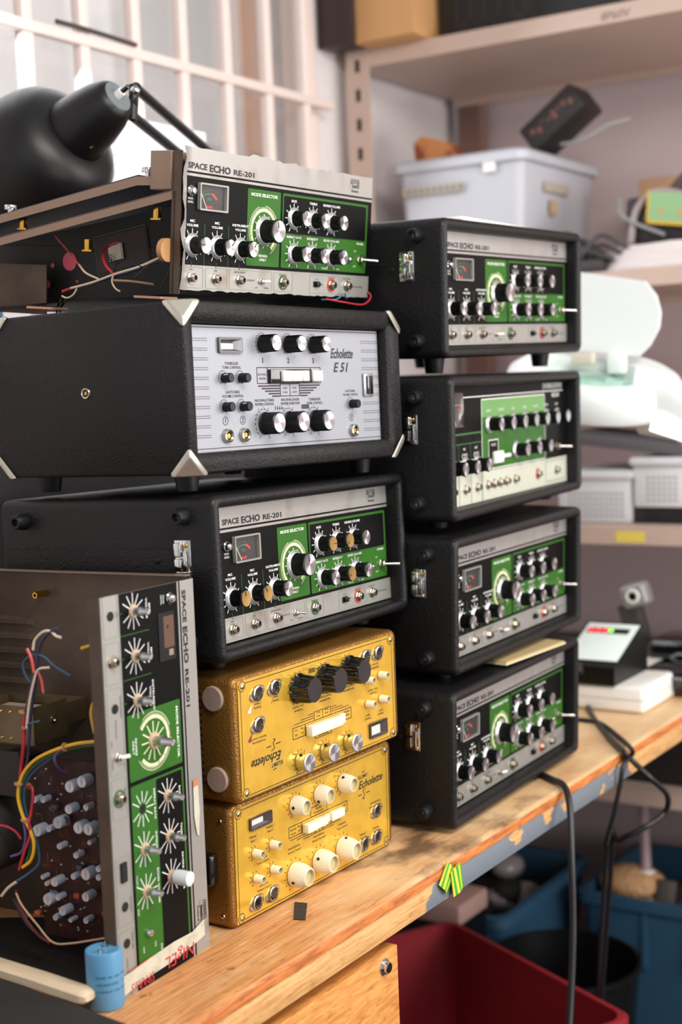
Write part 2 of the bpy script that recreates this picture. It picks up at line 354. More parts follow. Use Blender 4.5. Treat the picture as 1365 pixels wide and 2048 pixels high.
def bench():
    t = thing('workbench', (1.4, 1.15, -ZB), 'worn oak workbench with chipped grey paint along its front rail', 'workbench')
    o = T(-1.4, -1.15, ZB)
    def par(name, b): b2 = b.build(name, t); b2.location = (-1.4, -1.15, ZB); return b2
    b = MB()
    # worktop with a worn rounded front edge
    prof = [(.7745, -.014), (.7742, -.006), (.7755, -.0028), (.779, -.0008), (.784, 0), (1.57, 0), (1.57, -.0145), (.776, -.0145)]
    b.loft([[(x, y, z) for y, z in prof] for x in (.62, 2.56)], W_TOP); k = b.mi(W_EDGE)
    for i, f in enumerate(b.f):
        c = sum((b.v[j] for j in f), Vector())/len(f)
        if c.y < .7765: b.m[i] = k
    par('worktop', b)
    b = MB(); b.box(.62, 2.56, .776, .80, -.0435, -.0147, W_RAIL, .0015); par('front_rail', b)
    b = MB(); b.box(.62, 2.56, 1.50, 1.52, -.0435, -.0147, W_RAIL, .0015); par('rear_rail', b)
    DL = mat('dark_leg_steel', (40, 40, 44), .5)
    for x, y in ((2.16, 1.535), (.64, .86), (.64, 1.47)):
        b = MB(); b.box(x, x+.035, y, y+.035, -ZB, -.0147, DL); par('leg', b)
    # bench drawer pedestal
    t = thing('drawer_pedestal', (1.02, 1.02, -ZB), 'oak drawer pedestal with a round lock under the workbench front', 'drawer unit')
    b = MB(); b.M = T(-1.02, -1.02, ZB); b.box(.72, 1.284, .80, 1.3, -.72, -.055, W_FRONT, .001); b.build('body', t)
    b = MB(); b.box(.70, 1.291, .781, .799, -.30, -.060, W_FRONT, .0012); d = b.build('drawer', t); d.location = (-1.02, -1.02, ZB)
    b = MB(); b.M = T(1.262, .781, -.0745) @ OUT; b.lathe([(.0092, 0), (.0092, .001), (.0078, .0026), (.0062, .0028), (.0062, .006), (.0054, .0068)], CHR, 40)
    b.lathe([(.0048, .0069), (.0048, .0072)], BLK, 24); b.box(-.0006, .0006, -.0026, .0026, .0072, .0074, CHR); b.build('lock', d)
    b = MB(); b.box(.70, 1.291, .781, .799, -.56, -.306, W_FRONT, .0012); d = b.build('drawer', t); d.location = (-1.02, -1.02, ZB)
bench()

# ------------------------------------------------------------------ small shared meshes
def knob_set(r, L, rs, name='', n=44):
    """black ridged knob with silver face and flared skirt"""
    b = MB(); b.M = OUT; b.lathe([(r*1.02, .003), (r*1.03, .0045), (r*.99, .006), (r*.96, L-.004), (r*1.04, L-.003), (r*1.04, L-.0006), (r*.96, L)], BLK, n*4, ridge=(2, 3, n, .06))
    body = b.mesh('knob')
    b = MB(); b.M = OUT; b.lathe([(rs*.98, 0), (rs, .0006), (rs, .0014), (rs*.86, .0034), (r*1.05, .0042)], ALUD, 48, c0=False); sk = b.mesh('skirt')
    b = MB(); b.M = OUT; b.lathe([(r*.94, L-.0002), (r*.93, L+.0005), (r*.2, L+.0002)], ALU, 40); b.box(-.0005, .0005, r*.3, r*.9, L+.0002, L+.0008, INK); cp = b.mesh('cap')
    b = MB(); b.M = OUT; b.lathe([(r*.94, L-.0002), (r*.93, L+.0005), (r*.2, L+.0002)], BRASSCAP, 40); b.box(-.0005, .0005, r*.3, r*.9, L+.0002, L+.0008, INK); cb = b.mesh('cap')
    return body, sk, cp, cb
K_S = knob_set(.0088, .0185, .0125); K_M = knob_set(.0125, .021, .0165)
def add_knob(K, parent, x, y, z, a=0, brass=False):
    k = put('knob', K[0], parent, (x, y, z), (0, a, 0)); put('skirt', K[1], k)
    c = put('cap', K[3] if brass else K[2], k)
    if brass: c['label'] = 'brass-coloured knob cap'
    return k
def jack_mesh(ring=None, hexn=True, r=.0062):
    b = MB(); b.M = OUT
    if ring: b.lathe([(r*1.32, 0), (r*1.32, .0008), (r*1.1, .0008), (r*1.1, 0)], ring, 32, c0=False, c1=False)
    b.lathe([(r, 0), (r, .0008)], NICK, 32)
    b.lathe([(r*.86, .0008), (r*.86, .0032), (r*.78, .0038)], NICK, 6 if hexn else 32, c0=False)
    b.lathe([(r*.66, .0038), (r*.66, .0058), (r*.6, .0062), (r*.45, .0062), (r*.4, .001)], NICK, 28, c0=False, c1=False)
    b.lathe([(r*.41, .0006), (r*.41, .0046)], HOLE, 20)
    return b.mesh('jack_socket')
J_N = jack_mesh(); J_G = jack_mesh(GRND); J_R = jack_mesh(RED)
def simple_jack():
    b = MB(); b.M = OUT; r = .0062
    b.lathe([(r, 0), (r, .001), (r*.92, .0034), (r*.7, .0040), (r*.5, .0030), (r*.46, .0006)], NICK, 36, c0=False, c1=False)
    b.lathe([(r*.47, .0006), (r*.47, .0012)], HOLE, 20); b.lathe([(r*.3, .0012), (r*.34, .0026), (r*.2, .0026)], BRASS, 16)
    return b.mesh('jack_socket')
J_S = simple_jack()
def toggle(white=False, ang=70, L=.017):
    b = MB(); b.M = OUT; b.lathe([(.0062, 0), (.0062, .0018), (.0055, .0022)], NICK, 6); b.lathe([(.0042, .0022), (.0042, .0062), (.003, .0068)], NICK, 20); base = b.mesh('toggle_switch')
    b = MB(); d = Vector((sin(radians(ang)), 0, cos(radians(ang))));  # tilt
    p0 = Vector((0, -.006, 0)); dd = Vector((.62, -.78, -.06)).normalized() if not white else Vector((.9, -.42, .02)).normalized()
    b.tube([p0, p0+dd*L], .0013 if not white else .0021, CHR if not white else WPL, 12, r1=.0021 if not white else .0028, smooth=0)
    e = p0+dd*L; b.add(*sphere(.0021 if not white else .0028, e), CHR if not white else WPL); lv = b.mesh('lever')
    return base, lv
def sphere(r, c=(0, 0, 0), n=12, m=8, sc=(1, 1, 1)):
    vs = [Vector(c)+Vector((0, 0, r*sc[2]))]; fs = []
    for i in range(1, m):
        a = pi*i/m
        for j in range(n): vs.append(Vector(c)+Vector((r*sin(a)*cos(2*pi*j/n)*sc[0], r*sin(a)*sin(2*pi*j/n)*sc[1], r*cos(a)*sc[2])))
    vs.append(Vector(c)-Vector((0, 0, r*sc[2])))
    for j in range(n): fs.append((0, 1+j, 1+(j+1) % n)); fs.append((len(vs)-1, 1+(m-2)*n+(j+1) % n, 1+(m-2)*n+j))
    for i in range(m-2):
        for j in range(n): fs.append((1+i*n+j, 1+(i+1)*n+j, 1+(i+1)*n+(j+1) % n, 1+i*n+(j+1) % n))
    return vs, fs
TG = toggle(); TW = toggle(True, L=.011); TC = toggle(False, L=.011)
def lamp_mesh():
    b = MB(); b.M = OUT; b.lathe([(.0058, 0), (.0058, .0012), (.0048, .002), (.0046, .004), (.003, .0058), (.0008, .0062)], CHR, 24); return b.mesh('peak_lamp')
LED = lamp_mesh()
def led_small():
    b = MB(); b.M = OUT; b.lathe([(.0042, 0), (.0042, .002), (.003, .0046), (.0008, .0052)], CHR, 20); return b.mesh('indicator_lamp')
LEDS = led_small()
def slide_mesh():
    b = MB(); b.box(-.006, .006, -.0004, 0, -.0035, .0035, HOLE); b.box(.006, .014, -.0003, 0, -.0004, .0004, INK); b.box(-.004, .003, -.0045, 0, -.0027, .0027, BLK, .0006)
    return b.mesh('slide_switch')
SLIDE = slide_mesh()
def meter():
    b = MB(); M0 = PM(0, 0, 0); W_, H_ = 48, 28; b.M = M0
    fr = mat('meter_bezel', (150, 148, 142), .3, metal=.3); face = mat('meter_face', (34, 36, 38), .5)
    a = rr2(0, 0, W_, H_, 1.5); c = rr2(1.8, 1.8, W_-3, H_-1.8, .8); k = len(a)
    b.add([(x, -y, 0) for x, y in a]+[(x, -y, 4) for x, y in a]+[(x, -y, 4) for x, y in c]+[(x, -y, .4) for x, y in c],
          [(i+q*k, (i+1) % k+q*k, (i+1) % k+(q+1)*k, i+(q+1)*k) for q in range(3) for i in range(k)], fr)
    b.rect(1.8, 1.8, W_-3, H_-1.8, face, .4); body = b.mesh('vu_meter')
    b = MB(); b.M = M0
    b.arc(19, 27, 16.5, 17.2, -45, 14, TEAL, .6); b.arc(19, 27, 16, 18.4, 14, 48, RED, .65)
    for i, a_ in enumerate(range(-44, 14, 9)): b.text(str([20, 10, 7, 5, 3, 1, 0][i]), 19+19.4*sin(radians(a_)), 27-19.4*cos(radians(a_)), 1.8, TEAL, .7)
    b.text('VU', 19, 17, 3, TEAL, .6, xs=1.3); b.rect(14, 22.5, 25, 25, mat('meter_red_text', (170, 40, 36), .5), .6)
    sc = b.mesh('scale')
    b = MB(); b.M = M0; b.line((14.5, 26), (4, 9), .8, WHT, 1.2); nd = b.mesh('needle')
    b = MB(); b.M = M0; b.add([(1.8, -1.8, 3.4), (W_-3, -1.8, 3.4), (W_-3, -H_+1.8, 3.4), (1.8, -H_+1.8, 3.4)], [(0, 1, 2, 3)], MATS['glass']); gl = b.mesh('glass')
    return body, sc, nd, gl
METER = meter()
def side_foot():
    b = MB(); b.M = LEFT; b.lathe([(.0092, 0), (.0092, .002), (.0072, .014), (.0068, .0145), (.0042, .0145), (.0038, .007)], RUB, 32, c0=False, c1=False); b.lathe([(.0039, .0068), (.0039, .0072)], CHR, 16); return b.mesh('side_bumper')
SFOOT = side_foot()
def bottom_foot(h=.018):
    b = MB(); b.lathe([(.014, 0), (.011, -h), (.006, -h)], RUB, 24); return b.mesh('rubber_foot')
def latch():
    b = MB()
    b.box(-.0014, 0, -.010, .010, -.018, .018, CHR, .0006)
    b.box(-.004, -.0014, -.0085, .0075, -.0165, -.0135, CHR, .001)
    for zz in (.0125,): b.M = T(-.0014, -.004, zz) @ LEFT; b.lathe([(.0022, 0), (.0022, .001), (.001, .0018)], BRASS, 14)
    b.M = Matrix()
    pl = b.mesh('latch')
    b = MB(); b.box(-.0065, -.002, -.001, .008, .001, .0155, CHR, .0014); b.box(-.0065, -.002, -.001, .008, -.0135, -.0005, CHR, .0014); hk = b.mesh('hook')
    b = MB(); b.box(-.0055, -.0015, -.0075, -.0025, -.0135, .007, CHR, .0015); lv = b.mesh('lever')
    return pl, hk, lv
LATCH = latch()

# ------------------------------------------------------------------ green tape-echo front panel (drawn in mm, u from -12 to 368, v 0 to 143)
ANG = [a for a in range(-150, 151, 30)]
def draw_echo(b, base, full=True, u0=-12, bent=False):
    if bent:                                             # torn, curled thin plate
        nu, nv = 46, 14; vs = []; rnd = random.Random(3)
        tear = [rnd.uniform(-1.2, 1.2) for _ in range(nu+1)]
        for i in range(nu+1):
            for j in range(nv+1):
                u = u0+(368-u0)*i/nu; v = 143*j/nv; n = 0
                if j == 0: v += -1.5+tear[i]*(1.3 if .35 < i/nu < .8 else .3)-(3 if 14 < i < 20 else 0); n = rnd.uniform(-1.2, 1.2) if .45 < i/nu < .8 else 0
                if i == 0: u += 2.5*sin(j*1.3)-1; n = 3+1.5*sin(j*2.1)
                if j == nv: v += .8*tear[i]
                vs.append((u, -v, n))
        b.add(vs, [(i*(nv+1)+j, i*(nv+1)+j+1, (i+1)*(nv+1)+j+1, (i+1)*(nv+1)+j) for i in range(nu) for j in range(nv)], base)
        u0 += 5
    else:
        b.box(u0, 368, -143, 0, -1.5, 0, base)
    b.text('SPACE', 9, 19.6, 6, INK, .3, 'l', bold=.03, fw=31.5); b.text('ECHO', 44.5, 20.4, 7.2, INK, .3, 'l', bold=.035, fw=36); b.text('RE-201', 86, 20, 5.6, INK, .3, 'l', bold=.025, fw=37)
    # maker's square mark and name
    for q in range(3): b.frame(318+q*2, 3.5+q*1.8, 337-q*2, 13.5-q*1.2, .8, INK, .3+q*.01, 1.2)
    b.rect(316.8, 9.5, 321, 13.8, base, .36); b.text('Roland', 328, 18.6, 3.3, INK, .3, xs=1.2, bold=.01)
    b.rect(u0, 22.6, 368, 24.6, PBLK, .2); b.rect(u0, 27.4, 368, 117, PBLK, .2)
    # meter side
    for i, (t1, t2) in enumerate((('MIC', 'VOLUME'), ('MIC', 'VOLUME'), ('INSTRUMENT', 'VOLUME'))):
        u = (18, 59.5, 100.5)[i]; b.text(t1, u, 73.5, 2.6, WHT, .5, xs=1.35, bold=.015); b.text(t2, u, 78, 2.6, WHT, .5, xs=1.35, bold=.015)
        b.ticks(u, 97, 6, 17, .95, WHT, ANG, .5); b.rect(u-.4, 113, u+.4, 119, GRN, .4)
    b.text('PEAK', 14, 51, 2.2, WHT, .5, xs=1.2); b.text('LEVEL', 14, 54.5, 2.2, WHT, .5, xs=1.2)
    for u in (38.5, 79.5): b.rect(u-.4, 74, u+.4, 117, GRN, .4)
    # mode selector
    b.rect(112, 31.5, 174, 113.5, GRN, .4, 2); b.text('MODE SELECTOR', 143, 38.8, 3.4, WHT, .6, xs=1.35, bold=.02)
    b.arc(143, 75.5, 21, 24.5, -142, 142, CRM, .6, 60); b.arc(143, 75.5, 27, 27.6, -125, -20, CRM, .6, 30); b.arc(143, 75.5, 27, 27.6, 5, 150, CRM, .6, 36)
    b.arc(143, 75.5, 25.4, 25.8, -142, 142, CRM, .6, 50)
    b.ticks(143, 75.5, 8, 18.5, 1.3, CRM, range(-150, 181, 30), .6)
    b.ticks(143, 75.5, 20.8, 24.8, .4, GRN, range(-135, 136, 30), .7)
    for i, a in enumerate(range(-120, 121, 24)): b.text(str(i+1), 143+22.8*sin(radians(a)), 76.6-22.8*cos(radians(a)), 2, GRND, .7)
    b.text('REVERB', 143, 103.6, 2.6, WHT, .6, xs=1.35, bold=.015); b.text('ONLY', 143, 107.8, 2.6, WHT, .6, xs=1.35, bold=.015)
    # right block
    b.rect(178, 31.5, 359, 113.5, GRN, .4, 2); b.rect(180.2, 34.2, 355.5, 75, PBLK, .5, 1.5)
    for i, t_ in enumerate(('BASS', 'TREBLE', 'REVERB VOLUME')): b.text(t_, (200, 239, 278)[i], 40, 2.6, WHT, .7, xs=1.35, bold=.015); b.ticks((200, 239, 278)[i], 58, 6, 16.8, .95, WHT, ANG, .7)
    for i, t_ in enumerate(('REPEAT RATE', 'INTENSITY', 'ECHO VOLUME')): b.text(t_, (202, 240, 280)[i], 80, 2.6, WHT, .7, xs=1.35, bold=.015); b.ticks((202, 240, 280)[i], 97.5, 6, 16.8, .95, WHT, ANG, .7)
    b.text('POWER', 344, 80, 2.4, WHT, .7, xs=1.35, bold=.015); b.text('ON', 333, 89, 2, WHT, .7, xs=1.3); b.text('OFF', 333, 107, 2, WHT, .7, xs=1.3)
    b.text('START', 266, 112, 2, WHT, .7, xs=1.2); b.text('END', 296, 112, 2, WHT, .7, xs=1.2)
    # socket strip
    for a, c in ((-.5, 38), (42, 80), (83.5, 162), (165.5, 203), (238, 301.5), (306, 366)): b.frame(a, 119, c, 140.5, .5, LGRN, .3, 2)
    for t_, u in (('MIC', 18), ('MIC', 59.5), ('INSTRUMENT', 102), ('FROM P.A.', 184), ('OUT PUT', 284), ('FOOT SW', 318)): b.text(t_, u, 122.6, 2, INK, .4, xs=1.25)
    b.text('H  M  L', 253, 125, 1.8, INK, .4); b.text('LOW', 133, 138, 1.7, INK, .4); b.text('NORMAL', 152, 138, 1.7, INK, .4); b.text('ECHO CANCEL', 344, 131.5, 1.9, INK, .4, xs=1.3)
    for q in range(9): b.rect(112+q*2, 128.6, 113.4+q*2, 130.4, mat('grey_hatch', (120, 120, 118), .5), .4)
KN = [(18, 97), (59.5, 97), (100.5, 97), (200, 58), (239, 58), (278, 58), (202, 97.5), (240, 97.5), (280, 97.5)]
def echo_controls(t, X, yP, sc, knobs=True, brass=(), white_toggle=True, seed=1, knob_sel=None):
    """X(u,v)->local point on the panel"""
    r = random.Random(seed)
    if knobs:
        for i, (u, v) in enumerate(KN): p = X(u, v); add_knob(K_S, t, *p, a=r.uniform(-2.2, 2.2), brass=i in brass)
        add_knob(K_M, t, *X(143, 75.5), a=-.25)
    for u in (18, 59.5, 102): put('jack_socket', J_N, t, X(u, 130))
    put('jack_socket', J_G, t, X(184, 130)); put('jack_socket', J_R, t, X(284, 130)); put('jack_socket', J_N, t, X(318, 130))
    s = put('toggle_switch', (TW if white_toggle else TC)[0], t, X(141, 130)); s.scale = (.65,)*3; s['label'] = 'small input level switch'; put('lever', (TW if white_toggle else TC)[1], s)
    s = put('toggle_switch', TG[0], t, X(344, 97.5)); s['label'] = 'larger power switch'; put('lever', TG[1], s)
    put('slide_switch', SLIDE, t, X(252, 130)); put('peak_lamp', LED, t, X(14, 42.5)); put('indicator_lamp', LEDS, t, X(319, 98))
    k = put('vu_meter', METER[0], t, X(25, 33)); put('scale', METER[1], k); put('needle', METER[2], k); put('glass', METER[3], k)
def echo_panel_mesh(base, name='front_panel'):
    b = MB(); b.M = PM(.031, .019, .1565, .000985, .000995); draw_echo(b, base); return b.mesh(name)
PAN_A = echo_panel_mesh(SILV); PAN_B = echo_panel_mesh(SILV_OLD)
def case_mesh(W, H, D, fr=.0135, rc=.019, R=.012, mt=TOLEX, x_op=None, z_op=None):
    """rounded, recess-fronted cabinet shell; front at y=0, opening down to the panel"""
    b = MB(); L = []
    for a in (0, 30, 60, 90):                       # rear rounding, then the sides, then the front roll
        q = radians(a); e = R*(1-sin(q)); L.append(rloop(e, W-e, e, H-e, max(R*sin(q), .001), D-R*(1-cos(q)) if False else D-R*(1-(1-cos(q)) if False else (cos(q)))*1, 5))
    L = []
    rb = .006
    for a in (0, 30, 60, 90):
        q = radians(a); e = rb*(1-sin(q)); L.append(rloop(e, W-e, e, H-e, .004+rb*sin(q), D-rb*(1-cos(q)), 5))
    rf = fr*.5
    for a in (0, 20, 40, 60, 80, 100, 120, 140, 160, 180):
        q = radians(a); e = rf*(1-cos(q)); L.append(rloop(e, W-e, e, H-e, max(.011-e*.8, .0015), rf-rf*sin(q), 5))
    e = fr
    L.append(rloop(e+.0005, W-e-.0005, e+.0005, H-e-.0005, .001, rc+.006, 5))
    b.loft(L, mt, True, False)
    # seam line of the lid
    return b
def seam(b, W, D, z, mt): b.box(-.0003, .0002, .004, D-.004, z-.0005, z+.0005, mt); return b
def echo_case(name, q, label, group, W=.41, H=.17, D=.285, brass=(), pan=PAN_A, seed=1, wt=True, feet=True, scale=1, zlatch=.110, ylatch=.050, feet_h=.018, sf=((.037, .150), (.037, .022), (.251, .147), (.251, .022))):
    t = thing(name, q[:3], label, 'tape echo', group, pose(q[3:6]))
    t.scale = (scale,)*3; b = case_mesh(W, H, D); b.build('case', t)
    b = MB(); seam(b, W, D, .1175*H/.17, HOLE); b.build('lid_seam', t)
    put('front_panel', pan, t)
    sx = .000995
    X = lambda u, v: (.031+u*sx, .019-.0003, .1565-v*.000985)
    echo_controls(t, X, .019, 1, brass=brass, seed=seed, white_toggle=wt)
    finish_case(t, W, D, zlatch, ylatch, feet_h, sf)
    return t
def finish_case(t, W, D, zlatch, ylatch, fh, sf):
    k = put('latch', LATCH[0], t, (0, ylatch, zlatch)); put('hook', LATCH[1], k); put('lever', LATCH[2], k)
    for y, z in sf: put('side_bumper', SFOOT, t, (0, y, z))
    fm = bottom_foot(fh)
    for x in (.05, W-.05):
        for y in (.045, D-.045): put('rubber_foot', fm, t, (x, y, .001))
    b = MB(); b.M = T(0, .0735, zlatch-.003) @ LEFT; b.lathe([(.0036, 0), (.0032, .001), (.0015, .0018)], RUB, 16); b.build('case_screw', t)

GR = 'black tape echo units in the right-hand stack'
echo_case('tape_echo_unit', (1.5393, .8315, .5764, -.0115, -.0193, .029), 'black green-panelled tape echo unit on raised feet, topmost of the right-hand stack', GR, seed=4, zlatch=.113, ylatch=.052, feet_h=.020)
echo_case('tape_echo_unit', (1.5095, .8155, .189, .025, -.0076, .0311), 'black green-panelled tape echo unit third from top in the right-hand stack', GR, seed=5, zlatch=.113, ylatch=.050, feet_h=.014)
echo_case('tape_echo_unit', (1.481, .8096, .0055, .0301, -.0031, .0302), 'black green-panelled tape echo unit standing on the bench, bottom of the right-hand stack', GR, seed=6, zlatch=.113, ylatch=.055, feet_h=.004)
echo_case('tape_echo_unit', (1.0984, .8535, .2785, .0461, .0143, -.023), 'scuffed black tape echo unit with some brass knob caps, between silver-fronted and upper gold unit', None, brass=(0, 1, 4, 3, 7), pan=PAN_B, seed=9, wt=False, scale=.985, zlatch=.108, ylatch=.040, feet_h=.013)

# ------------------------------------------------------------------ the wider chorus echo (second in the right stack)
def chorus():
    W, H, D = .478, .178, .30; q = (1.5165, .8145, .3771, .0757, -.007, .0132)
    t = thing('chorus_echo_unit', q[:3], 'black chorus echo unit with many knobs in one row, second from top in right-hand stack', 'tape echo', None, pose(q[3:6]))
    case_mesh(W, H, D).build('case', t); b = MB(); seam(b, W, D, .112, HOLE); b.build('lid_seam', t)
    u0, u1 = 0, 413; sx = .001; b = MB(); b.M = PM(.016, .020, .1635, .00108, .00108)
    b.box(0, 413, -138, 0, -1.5, 0, PBLK)
    LG = mat('pale_green_print', (98, 146, 80), .4); WH2 = mat('cream_white_panel', (186, 188, 172), .4)
    b.rect(0, 103, 413, 138, WH2, .2); b.rect(112, 16, 330, 102, GRN, .3, 2); b.rect(112, 16, 330, 38, LG, .35, 2); b.frame(112, 16, 330, 102, 1.2, WHT, .5, 2)
    b.rect(60, 12, 400, 13.2, WHT, .3); b.text('CHORUS ECHO', 360, 9, 7, WHT, .4, xs=1.1, bold=.01); b.text('RE-501', 372, 21, 6, WHT, .4, xs=1.2, bold=.01)
    b.rect(0, 54, 112, 56, GRND, .3); b.rect(0, 66, 112, 67, GRND, .3)
    for u in (42, 77, 109): b.rect(u, 66, u+.8, 138, GRND, .32)
    for i, u in enumerate((23, 59, 94)):
        b.text('MIC' if i < 2 else 'INST', u, 74, 3, WHT, .5); b.text('VOLUME', u, 80, 2.4, WHT, .5, xs=1.2); b.ticks(u, 93, 8, 15, 1, WHT, ANG, .5)
        b.rect(u-8, 84.5 if i < 0 else 60, u+8, 63, PBLK, .5)
    b.frame(132, 66, 164, 96, 1.2, WHT, .6, 1.5); b.rect(134, 68, 162, 94, PBLK, .55); b.text('MODE', 148, 74, 3.2, WHT, .7, xs=1.2)
    for i, t_ in enumerate(('REPEAT', 'INTENSITY', 'BASS', 'TREBLE', 'CHORUS', 'REVERB', 'ECHO')): b.text(t_, 135+i*40, 32, 3, WHT, .7)
    b.frame(330, 106, 408, 134, .8, GRND, .4, 1.5)
    for u in (42, 77, 112): b.rect(u, 103, u+.8, 138, GRN, .4)
    b.build('front_panel', t)
    X = lambda u, v: (.016+u*.00108, .0197, .1635-v*.00108); r = random.Random(2)
    for u in (23, 59, 94): add_knob(K_S, t, *X(u, 93), a=r.uniform(-1, 1))
    for i in range(7): add_knob(K_S, t, *X(135+i*40, 47), a=r.uniform(-1, 1))
    for u in (222, 264, 306): add_knob(K_S, t, *X(u, 83), a=r.uniform(-1, 1))
    b = MB(); b.box(-.015, .015, -.006, 0, -.008, .008, WPL, .002); b.box(.015, .045, -.004, -.001, -.0025, .0025, WPL, .001)
    k = b.build('mode_lever', t); k.location = X(157, 88)
    for u in (23, 59, 95, 128, 148, 168, 188, 218, 300, 370): put('jack_socket', J_N if u != 300 else J_R, t, X(u, 120))
    s = put('toggle_switch', TG[0], t, X(372, 88)); put('lever', TG[1], s)
    b = MB(); b.M = PM(*X(8, 6)); b.box(0, 50, -44, 0, 0, 3, mat('smoked_meter', (58, 54, 54), .15, coat=.6), .8); b.arc(26, 40, 24, 25, -40, 10, TEAL, 3.3); b.arc(26, 40, 24, 26, 10, 38, RED, 3.3); b.line((24, 42), (10, 16), .7, WHT, 3.3); b.build('level_meter', t)
    put('peak_lamp', LED, t, X(5, 30))
    finish_case(t, W, D, .114, .056, .012, ((.046, .154), (.046, .024), (.26, .152), (.26, .024)))
chorus()

# ------------------------------------------------------------------ silver-fronted echo (second of the left stack)
def e51():
    W, H, D = .407, .1776, .283; q = (1.0861, .8719, .4665, -.0344, .0105, -.0122)
    t = thing('echo_unit', q[:3], 'black cabinet echo unit with pale silver front and metal corner guards, under the opened chassis', 'echo unit', None, pose(q[3:6])); t.scale = (.96,)*3
    b = MB(); L = []
    for e, r, y in ((.004, .004, D), (.001, .004, D-.0015), (0, .004, D-.005), (0, .0035, .004), (.001, .003, .001), (.003, .003, 0), (.005, .003, .0006), (.0205, .0015, .0065), (.0215, .001, .008), (.022, .001, .024)):
        L.append(rloop(e, W-e, e, H-e, r, y, 4))
    b.loft(L, TOLEX_FINE, True, False); cab = b.build('cabinet', t)
    b = MB(); sx = .0009794; b.M = PM(.047, .017, .1545, .00102, sx); A = .00102
    b.box(-22, 341.5, -136, 0, -1.5, 0, E51S)
    b.rect(-22, 1.8, 341, 2.7, MAR, .2); b.rect(-22, 126.2, 341, 127, MAR, .2)
    for i in range(11):
        v = 13.5+i*9.9
        for d in (0, 2.2): b.rect(-22, v+d, 9.5, v+d+.5, MAR, .2)
    for i in range(11):
        v = 12+i*10.35
        for d in (0, 2.4): b.rect(304, v+d, 341, v+d+.5, MAR, .2)
    for i, u in enumerate((105, 153, 202)):
        b.text(str(i+1), u, 38.5, 6, MAR, .3, bold=.02)
        for a in range(-140, 141, 20): b.arc(u, 18, 11.3, 12.1, a-7, a+4, INK, .3, 3)
        b.rect(u+12, 31, u+13, 32, RED, .3)
    def scale_ring(u, v, r, lab=False):
        for a in range(-150, 151, 20): b.arc(u, v, r, r+.9, a-7, a+4, INK, .3, 3)
        if lab:
            for i, a in enumerate(range(-150, 151, 30)): b.text(str(i), u+(r+3)*sin(radians(a)), v+1-(r+3)*cos(radians(a)), 2, INK, .3)
    for u in (33.8, 63.5):
        scale_ring(u-1, 54, 6.8); scale_ring(u-1, 84, 6.8)
    scale_ring(276.5, 85.5, 6.8)
    for u in (104, 150.5, 200.5): scale_ring(u-2, 103.5, 15, True)
    def small(a, c, u, v, h=3): b.text(a, u, v, h, MAR, .3, bold=.006); b.text(c, u, v+4.2, h, MAR, .3, bold=.006)
    small('TONREGLER', 'TONE CONTROL', 49, 40.5); small('LAUTSTÄRKE', 'VOLUME CONTROL', 49, 70.5); small('LAUTSTÄRKE', 'VOLUME CONTROL', 277, 72, 2.6)
    small('NACHHALLSTÄRKE', 'REVERB CONTROL', 105, 80); small('NACHHALLDAUER', 'REVERB DURATION', 153.5, 80); small('TONBLENDE', 'TONE CONTROL', 201.5, 80.5)
    for n_, u, v in (('1', 34, 99), ('2', 64, 99), ('3', 277, 101.5)): b.arc(u, v, 4, 4.6, 0, 360, MAR, .3, 30); b.text(n_, u, v+2.2, 5, MAR, .3, bold=.01)
    b.frame(93, 43, 216, 61, .9, MAR, .3, 1); b.rect(112, 43, 113.2, 61, MAR, .3); b.rect(195, 43, 196.2, 61, MAR, .3)
    b.text('NACHHALL', 102.8, 52, 2.5, MAR, .3, xs=.9); b.text('REVERB', 102.8, 56.5, 2.5, MAR, .3)
    b.frame(135, 61, 172.5, 75, .9, MAR, .3, 1); b.rect(153.3, 61, 154.2, 75, MAR, .3)
    b.text('LANG', 144.5, 67, 2.3, MAR, .3); b.text('LONG', 144.5, 71.5, 2.3, MAR, .3); b.text('KURZ', 163, 67, 2.3, MAR, .3); b.text('SHORT', 163, 71.5, 2.3, MAR, .3)
    for i in range(5):
        b.rect(94.5+i*6.3, 62.6+i*2.8, 134.5, 64.1+i*2.8, MAR, .3); b.rect(173, 62.6+i*2.8, 213-i*6.3, 64.1+i*2.8, MAR, .3)
    b.text('Echolette', 238, 32.5, 11.5, INK, .3, 'l', bold=.02, shear=.38, fw=48); b.text('E 51', 243, 48.3, 11, INK, .3, 'l', bold=.02, shear=.3, fw=32)
    b.line((126, 88), (142, 88), .5, INK, .3)
    for i in range(4): b.rect(124+i*4, 85.5, 125+i*4, 89.5, INK, .3)
    for i in range(9): b.rect(175+i*1.7, 84.5, 176+i*1.7, 89.5, INK, .3)
    b.build('front_panel', t)
    X = lambda u, v, d=0: (.047+u*sx, .0168-d, .1545-v*A)
    def knb(r, L, n=48):
        b = MB(); b.M = OUT; b.lathe([(r*1.02, .0012), (r*1.04, .002), (r*1.0, .003), (r*.99, L-.002), (r*.98, L-.0008), (r*.9, L)], BLKG if False else BLK, n*4, ridge=(2, 3, n, .05)); b.box(-.0004, .0004, r*.8, r*1.04, .004, L-.002, WHT)
        me = b.mesh('knob'); b = MB(); b.M = OUT; b.lathe([(r*.86, L-.0002), (r*.85, L+.0004), (r*.1, L+.0003)], ALU, 40); return me, b.mesh('cap')
    kt = knb(.0097, .020); kb = knb(.0122, .020); ks = knb(.0052, .0115, 24)
    for u in (105, 153, 202): k = put('knob', kt[0], t, X(u, 18)); put('cap', kt[1], k)
    for u in (104, 150.5, 200.5): k = put('knob', kb[0], t, X(u, 103.5), (0, random.uniform(-.3, .3), 0)); put('cap', kb[1], k)
